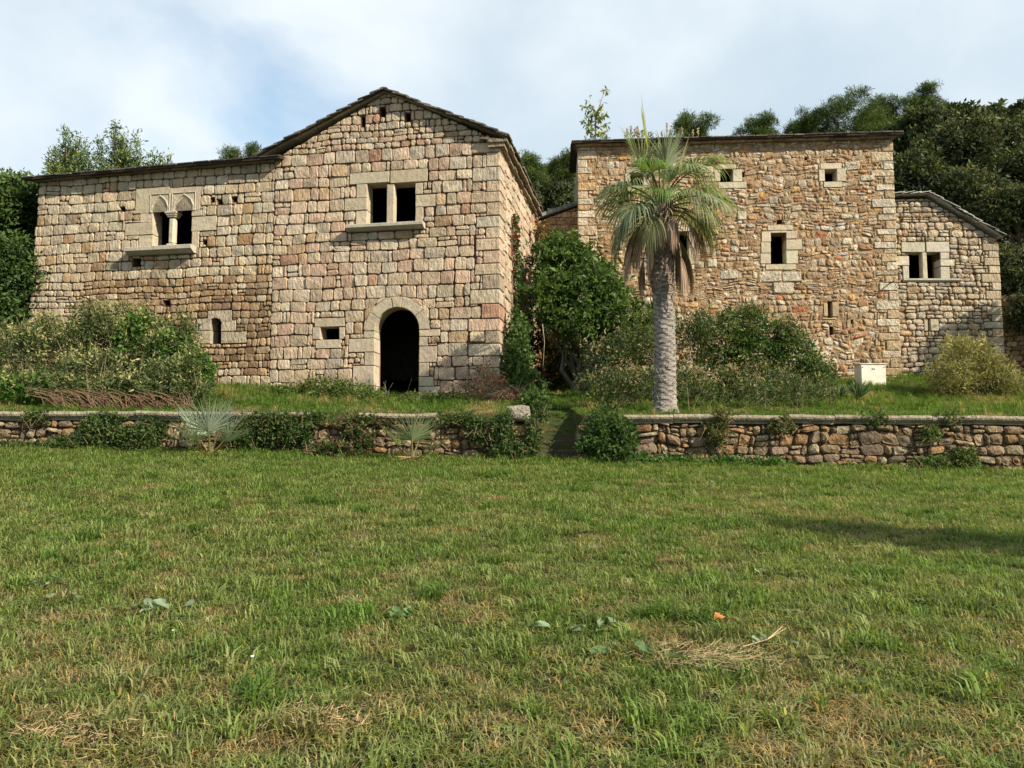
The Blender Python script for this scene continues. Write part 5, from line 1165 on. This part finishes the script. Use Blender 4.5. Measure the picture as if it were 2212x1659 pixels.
oak(-75, 520, 120, 25, 'dark tree mostly cut off by the left edge', n=2200, lf=.13, cols=[(.035, .065, .018), (.045, .08, .02)], tips=(.12, .15, .04), group='dark trees at the left edge')
# trees beyond the right edge of the view, whose shade falls on the annex and on the lawn
def side_tree(name, x, y, h, r, label, n, flat=1.0, trunkh=.45, seed=1):
    g = random.Random(seed); z = z_up(x, y) if y > 15.3 else z_lawn(x, y); bl = []
    for i in range(16): t = g.uniform(trunkh, 1); a = g.uniform(0, 6.28); rad = r * math.sin(math.pi * min(1, (t - trunkh) / (1 - trunkh) * .8 + .12)); q = max(.25 * r, rad * .5); bl.append((x + math.cos(a) * rad * .6, y + math.sin(a) * rad * .6, z + h * t, q, q, q * 1.1))
    far_tree(name, label, bl, (x, y, z), n, 6, .16, .45, OG, group=None, spread=.3, trunk=.16)
side_tree('cypress_tree', 13.8, 1.35, 9.4, .8, 'slim tree past the right edge whose long shadow crosses the lawn', 1500, trunkh=.25)
side_tree('oak_tree', 20.1, 21.5, 7.0, 1.0, 'round oak past the right edge shading the annex wall', 1500, trunkh=.35, seed=4)
# ------------------------------------------------------------------ lawn grass
def tuft(seed, nb, h, spread, width, lean, colr, dry=.1, flat=0):
    rs = np.random.default_rng(seed); V, F_, T = [], [], []
    for i in range(nb):
        a = rs.random() * 6.28; r = spread * math.sqrt(rs.random()); p = np.array([math.cos(a) * r, math.sin(a) * r, -.005]); az = rs.random() * 6.28; hh = h * (.5 + .7 * rs.random()); ln = lean * (.4 + rs.random())
        d = np.array([math.cos(az), math.sin(az), 0]); s = np.array([-d[1], d[0], 0]) * width * (.7 + .6 * rs.random()); m = p + d * ln * hh * .35 + np.array([0, 0, hh * .6]); t = p + d * ln * hh * 1.1 + np.array([0, 0, hh * (1 - .35 * ln)])
        b = len(V) * 5; V.append(np.array([p - s, p + s, m + s * .8, m - s * .8, t])); F_.append(np.array([[0, 1, 2], [0, 2, 3], [3, 2, 4]]) + b)
        c = (np.array([1.5, 1.15, .9]) if rs.random() < dry else np.array([1., 1, 1])) * (.75 + .5 * rs.random()); T.append(np.array([c * .75, c * .75, c, c, c * 1.12]))
    o = bpy.data.objects.new('tuft', npmesh('tuft', np.concatenate(V), np.concatenate(F_), M_grass, np.concatenate(T))); return o
tc_ = bpy.data.collections.new('grass_tufts')     # not linked to the scene: only a source for the scatter
specs = [(1, 34, .055, .075, .0028, .9, 0, .08), (2, 34, .065, .08, .003, 1.0, 0, .12), (3, 30, .05, .08, .0034, 1.1, 0, .15), (4, 30, .075, .07, .003, .8, 0, .10),
         (5, 26, .045, .09, .0022, 1.7, 0, .5), (6, 30, .06, .10, .002, 1.9, 0, .5), (7, 26, .12, .06, .0045, .8, 0, .03), (8, 16, .05, .06, .009, 1.5, 0, .03), (9, 30, .26, .08, .0045, .7, 0, .12), (10, 22, .34, .09, .004, .8, 0, .35)]
for i, (s_, nb, h, sp, w, ln, _, dr_) in enumerate(specs):
    o = tuft(s_, nb, h, sp, w, ln, None, dr_); o.name = 'tuft_%02d' % i; tc_.objects.link(o)
def scatter(name, label, P, idx, scl, tint, cat_='grass'):
    n = len(P); me = bpy.data.meshes.new(name); me.vertices.add(n); me.vertices.foreach_set('co', P.astype(np.float32).ravel())
    for nm, ty, arr in (('idx', 'INT', idx.astype(np.int32)), ('scl', 'FLOAT', scl.astype(np.float32)), ('rz', 'FLOAT', (nr.random(n) * 6.28).astype(np.float32))): at_ = me.attributes.new(nm, ty, 'POINT'); at_.data.foreach_set('value', arr)
    at_ = me.attributes.new('tint', 'FLOAT_COLOR', 'POINT'); c4 = np.ones((n, 4), np.float32); c4[:, :3] = tint; at_.data.foreach_set('color', c4.ravel())
    o = link(name, me); tag(o, label, cat_, None, 'stuff')
    ng = bpy.data.node_groups.new(name, 'GeometryNodeTree'); ng.interface.new_socket('Geometry', in_out='INPUT', socket_type='NodeSocketGeometry'); ng.interface.new_socket('Geometry', in_out='OUTPUT', socket_type='NodeSocketGeometry')
    gi, go = ng.nodes.new('NodeGroupInput'), ng.nodes.new('NodeGroupOutput'); ip = ng.nodes.new('GeometryNodeInstanceOnPoints'); ci = ng.nodes.new('GeometryNodeCollectionInfo'); ci.inputs[0].default_value = tc_; ci.inputs[1].default_value = True
    def attr(nm, ty): a = ng.nodes.new('GeometryNodeInputNamedAttribute'); a.data_type = ty; a.inputs[0].default_value = nm; return a.outputs[0]
    cx_ = ng.nodes.new('ShaderNodeCombineXYZ'); ng.links.new(attr('rz', 'FLOAT'), cx_.inputs[2]); ip.inputs['Pick Instance'].default_value = True
    ng.links.new(gi.outputs[0], ip.inputs['Points']); ng.links.new(ci.outputs[0], ip.inputs['Instance']); ng.links.new(attr('idx', 'INT'), ip.inputs['Instance Index']); ng.links.new(cx_.outputs[0], ip.inputs['Rotation']); ng.links.new(attr('scl', 'FLOAT'), ip.inputs['Scale']); ng.links.new(ip.outputs[0], go.inputs[0])
    md = o.modifiers.new('scatter', 'NODES'); md.node_group = ng; return o
def nz(x, y, f, s): return noise.noise(Vector((x * f, y * f, s)))
pts, ix, sl_, tn = [], [], [], []
lg = random.Random(3)
def lawn_point(x, y):
    dry = .39 + .22 * nz(x, y, .45, 1) + .42 * nz(x, y, 1.7, 2) + .6 * nz(x, y, 6, 3) - .35 * sstep(9.5, 14, y) + .25 * sstep(6, 3, y)
    dens = .5 + .9 * nz(x, y, 2.6, 7) + .5 * nz(x, y, .8, 9)
    return dry, dens
y = 2.4
while y < 14.95:
    step = .058 + .0040 * y; x = -(y * .70 + 1.2)
    while x < y * .70 + 1.2:
        px_, py_ = x + lg.uniform(-.6, .6) * step, y + lg.uniform(-.6, .6) * step; dry, dens = lawn_point(px_, py_)
        if lg.random() < clamp(.72 + dens * .5, .3, 1):
            k = clamp(dry + lg.gauss(0, .22), 0, 1); q = lg.random(); far = 1 + .035 * max(0, y - 4)
            if k > .74 : i_ = lg.choice((4, 5, 5, 2))
            elif q < .08: i_ = 6
            elif q < .15: i_ = 7
            else: i_ = lg.choice((0, 1, 2, 3))
            g1 = (.125, .19, .040) if nz(px_, py_, 1.1, 20) > 0 else (.155, .205, .055)
            kk = sstep(.38, .95, k); dcol = lg.choice(((.29, .24, .11), (.24, .21, .09), (.33, .28, .15))); c = [a + (b - a) * kk for a, b in zip(g1, dcol)]; v = lg.uniform(.75, 1.25)
            pts.append((px_, py_, z_lawn(px_, py_))); ix.append(i_); sl_.append(lg.uniform(.7, 1.35) * (far if i_ < 6 else 1) * (1.25 if y > 14 else 1)); tn.append([a * v for a in c])
        x += step
    y += step
scatter('lawn_grass', 'short patchy green and straw coloured lawn grass in front of the wall', np.array(pts), np.array(ix), np.array(sl_), np.array(tn))
pts, ix, sl_, tn = [], [], [], []
y = 15.45
while y < 26:
    step = .11 + .006 * (y - 15); x = -13.5
    while x < 17:
        px_, py_ = x + lg.uniform(-.6, .6) * step, y + lg.uniform(-.6, .6) * step; px2 = Vector((px_, py_, 0)) - FL.O; inside = (px2.dot(FL.N) < .05 and px2.dot(FL.U) < .05) and px_ < .9
        gap_ = .3 < px_ < 1.37 and py_ < 17.3
        if not inside and abs(px_) < py_ * .7 + .5 and not (px_ > 2.2 and py_ > 25.3) and not (gap_ and lg.random() < .75):
            tall = (18.2 < py_ < 20.8 and px_ < 0 and lg.random() < .5) or (lg.random() < .04) or (py_ > 17.6 and px_ > 6 and lg.random() < .25)
            edge = py_ < 16.6; k = clamp(.38 + .8 * nz(px_, py_, .8, 5) + .3 * nz(px_, py_, 3, 5) + lg.gauss(0, .15) + (.1 if edge else 0), 0, 1)
            i_ = lg.choice((8, 8, 9)) if tall else lg.choice((0, 1, 3, 6)); g1 = (.095, .165, .028); dcol = (.29, .24, .12); kk = sstep(.45, 1, k); c = [a + (b - a) * kk for a, b in zip(g1, dcol)]; v = lg.uniform(.75, 1.25)
            pts.append((px_, py_, z_up(px_, py_))); ix.append(i_); sl_.append(lg.uniform(.6, 1.1) * (.85 if tall else 1.15 + .25 * (py_ > 17))); tn.append([a * v for a in c])
        x += step
    y += step
scatter('terrace_grass', 'brighter taller grass growing on the terrace around the houses', np.array(pts), np.array(ix), np.array(sl_), np.array(tn))
pts, ix, sl_, tn = [], [], [], []
for i in range(900):
    x = lg.uniform(-11, 11); y = 14.9 - abs(lg.gauss(0, .22)); pts.append((x, y, z_lawn(x, y))); ix.append(lg.choice((6, 6, 8, 3))); sl_.append(lg.uniform(.6, 1.1) * (1.4 if ix[-1] == 3 else .8)); v = lg.uniform(.7, 1.2); tn.append([.10 * v, .175 * v, .03 * v])
for i in range(200):   # tussocks in the lawn
    x = lg.uniform(-7, 7); y = lg.uniform(3.2, 13); 
    if nz(x, y, .9, 30) > .05 and i % 2: 
        for q in range(5): xx, yy = x + lg.gauss(0, .09), y + lg.gauss(0, .09); pts.append((xx, yy, z_lawn(xx, yy))); ix.append(6); sl_.append(lg.uniform(.9, 1.4)); v = lg.uniform(.8, 1.2); tn.append([.095 * v, .165 * v, .03 * v])
scatter('grass_tussocks', 'lush green tussocks in the lawn and along the wall foot', np.array(pts), np.array(ix), np.array(sl_), np.array(tn))
# broad grey leaved rosettes in the lawn
def lawn_at(px, py):
    d = ray(px, py); t = 2.0
    while t < 40 and (CAM + d * t).z > z_lawn((CAM + d * t).x, (CAM + d * t).y): t += .02
    p = CAM + d * t; p.z = z_lawn(p.x, p.y); return p
for px_, py_, s_, lab in ((325, 1325, .17, 'largest pale grey broad leaved rosette in the left lawn'), (885, 1340, .14, 'broad leaved grey rosette low in the lawn centre'), (155, 1300, .11, 'pale rosette left of the largest one'), (80, 1272, .12, 'pale flat rosette near the left edge of the lawn'), (1270, 1368, .15, 'wide grey green rosette right of the lawn centre'), (1270, 1190, .10, 'small far grey rosette in the middle of the lawn'),
                      (1640, 1398, .10, 'small bluish rosette beside the straw patch'), (1640, 1246, .09, 'small rosette in the far right lawn'), (1845, 1268, .10, 'flat rosette in the right lawn'), (880, 1245, .08, 'single broad leaf plant in the mid lawn'), (1380, 1430, .14, 'dark green broad leaved rosette left of the straw patch')):
    p = lawn_at(px_, py_); rs = np.random.default_rng(int(px_)); n = 9 if s_ > .12 else 6; az = rs.random(n) * 6.28; el = R(12) + rs.random(n) * R(35); Dr = np.stack([np.cos(az) * np.cos(el), np.sin(az) * np.cos(el), np.sin(el)], 1)
    off = rs.normal(size=(n, 3)) * np.array([s_ * .7, s_ * .35, 0]); V, F_, T_ = broad_leaves(off + np.array([0, 0, .03]), Dr, s_ * .8 * (.8 + .4 * rs.random(n)), .42, np.array([(.19, .25, .15) if s_ != .14 else (.12, .2, .08)]) * (1 + .12 * rs.normal(size=(n, 1))), rs)
    rt = empty('mullein_plant', p, lab, 'plant', 'broad leaved rosettes in the lawn'); link('leaves', npmesh('leaves', V, F_, M_leaf, T_), rt)
# straw patch, twig, dead leaf, small white flowers
p = lawn_at(1530, 1437); mb = MB()
for i in range(300):
    x, y = p.x + lg.gauss(0, .2), p.y + lg.gauss(0, .10); a = lg.gauss(0, .8); l = lg.uniform(.03, .11); z = z_lawn(x, y) + lg.uniform(.03, .07); mb.tube([(x, y, z), (x + l * math.cos(a), y + l * math.sin(a), z + lg.uniform(-.02, .03))], [.0013, .0009], 3, lg.choice(((.42, .33, .19), (.42, .32, .18), (.36, .25, .15))))
tag(mb.build('straw_patch', M_dry, None, p), 'pale patch of matted dry straw lying in the right lawn', 'straw', None, 'stuff')
for px_, py_, sx_, lab in ((195, 1590, .25, 'reddish patch of dry thatch near the bottom left corner'), (690, 1560, .2, 'thin dry thatch patch in the bottom lawn')):
    p = lawn_at(px_, py_); mb = MB()
    for i in range(260):
        x, y = p.x + lg.gauss(0, sx_ * .7), p.y + lg.gauss(0, sx_ * .35); a = lg.uniform(0, 6.28); l = lg.uniform(.02, .07); z = z_lawn(x, y) + lg.uniform(.02, .05); mb.tube([(x, y, z), (x + l * math.cos(a), y + l * math.sin(a), z + lg.uniform(-.02, .03))], [.0018, .0012], 3, lg.choice(((.42, .28, .16), (.36, .25, .15), (.45, .36, .2))))
    tag(mb.build('straw_patch', M_dry, None, p), lab, 'straw', None, 'stuff')
a, b, c = lawn_at(1605, 1425), lawn_at(1660, 1418), lawn_at(1700, 1400); mb = MB(); up_ = Vector((0, 0, .07)); mb.tube([a + up_, b + up_ * 1.3, c + up_ * 1.6], [.004, .003, .002], 5, (.34, .26, .16)); mb.tube([b + up_ * 1.3, b + Vector((.12, .1, .14))], [.004, .002], 4, (.42, .32, .2)); tag(mb.build('twig', M_plain, None, a), 'thin bleached twig lying in the grass beside the straw patch', 'twig')
p = lawn_at(1541, 1362) + Vector((0, 0, .06)); V, F_, T_ = leaf_arrays(np.zeros((3, 3)), np.array([[1, .2, .3], [.9, -.5, .2], [.6, .6, .4]]), .09, .6, np.tile([(.42, .17, .06)], (3, 1)), .3, .1); tag(link('dead_leaf', npmesh('dead_leaf', V, F_, M_dry, T_), None, p), 'curled orange brown dead leaf lying on the right lawn', 'leaf')
def flower(px, py, lab, col, Y=None, s=.02):
    p = lawn_at(px, py) + Vector((0, 0, .08)); mb = MB()
    for k in range(5): a = k * 1.2566; o_ = Vector((math.cos(a), math.sin(a) * .6, .3 + .3 * math.sin(a))) * s; t_ = Vector((-math.sin(a), math.cos(a), 0)) * s * .45; mb.add([(0, 0, 0), o_ * .6 + t_, o_ * 1.1, o_ * .6 - t_], [(0, 1, 2, 3)], col)
    mb.tube([(0, 0, 0), (0, 0, -.08)], [.0015, .002], 3, (.1, .18, .04)); o = mb.build('flower', M_leaf, None, (0, 0, 0)); o.location = p; tag(o, lab, 'flower', 'small pale flowers in the grass')
flower(545, 1453, 'single white flower low in the left lawn', (.85, .85, .8), s=.013); flower(373, 1392, 'tiny white flower below the largest grey rosette', (.85, .85, .8), s=.009)
flower(1538, 1052, 'pale violet flower in the far lawn right of the steps', (.55, .55, .85), s=.018); flower(1330, 1000, 'pale violet flower under the young fig shrub', (.5, .55, .9), s=.018); flower(1346, 995, 'second pale violet flower under the young fig shrub, nearer the wall', (.5, .55, .9), s=.018)
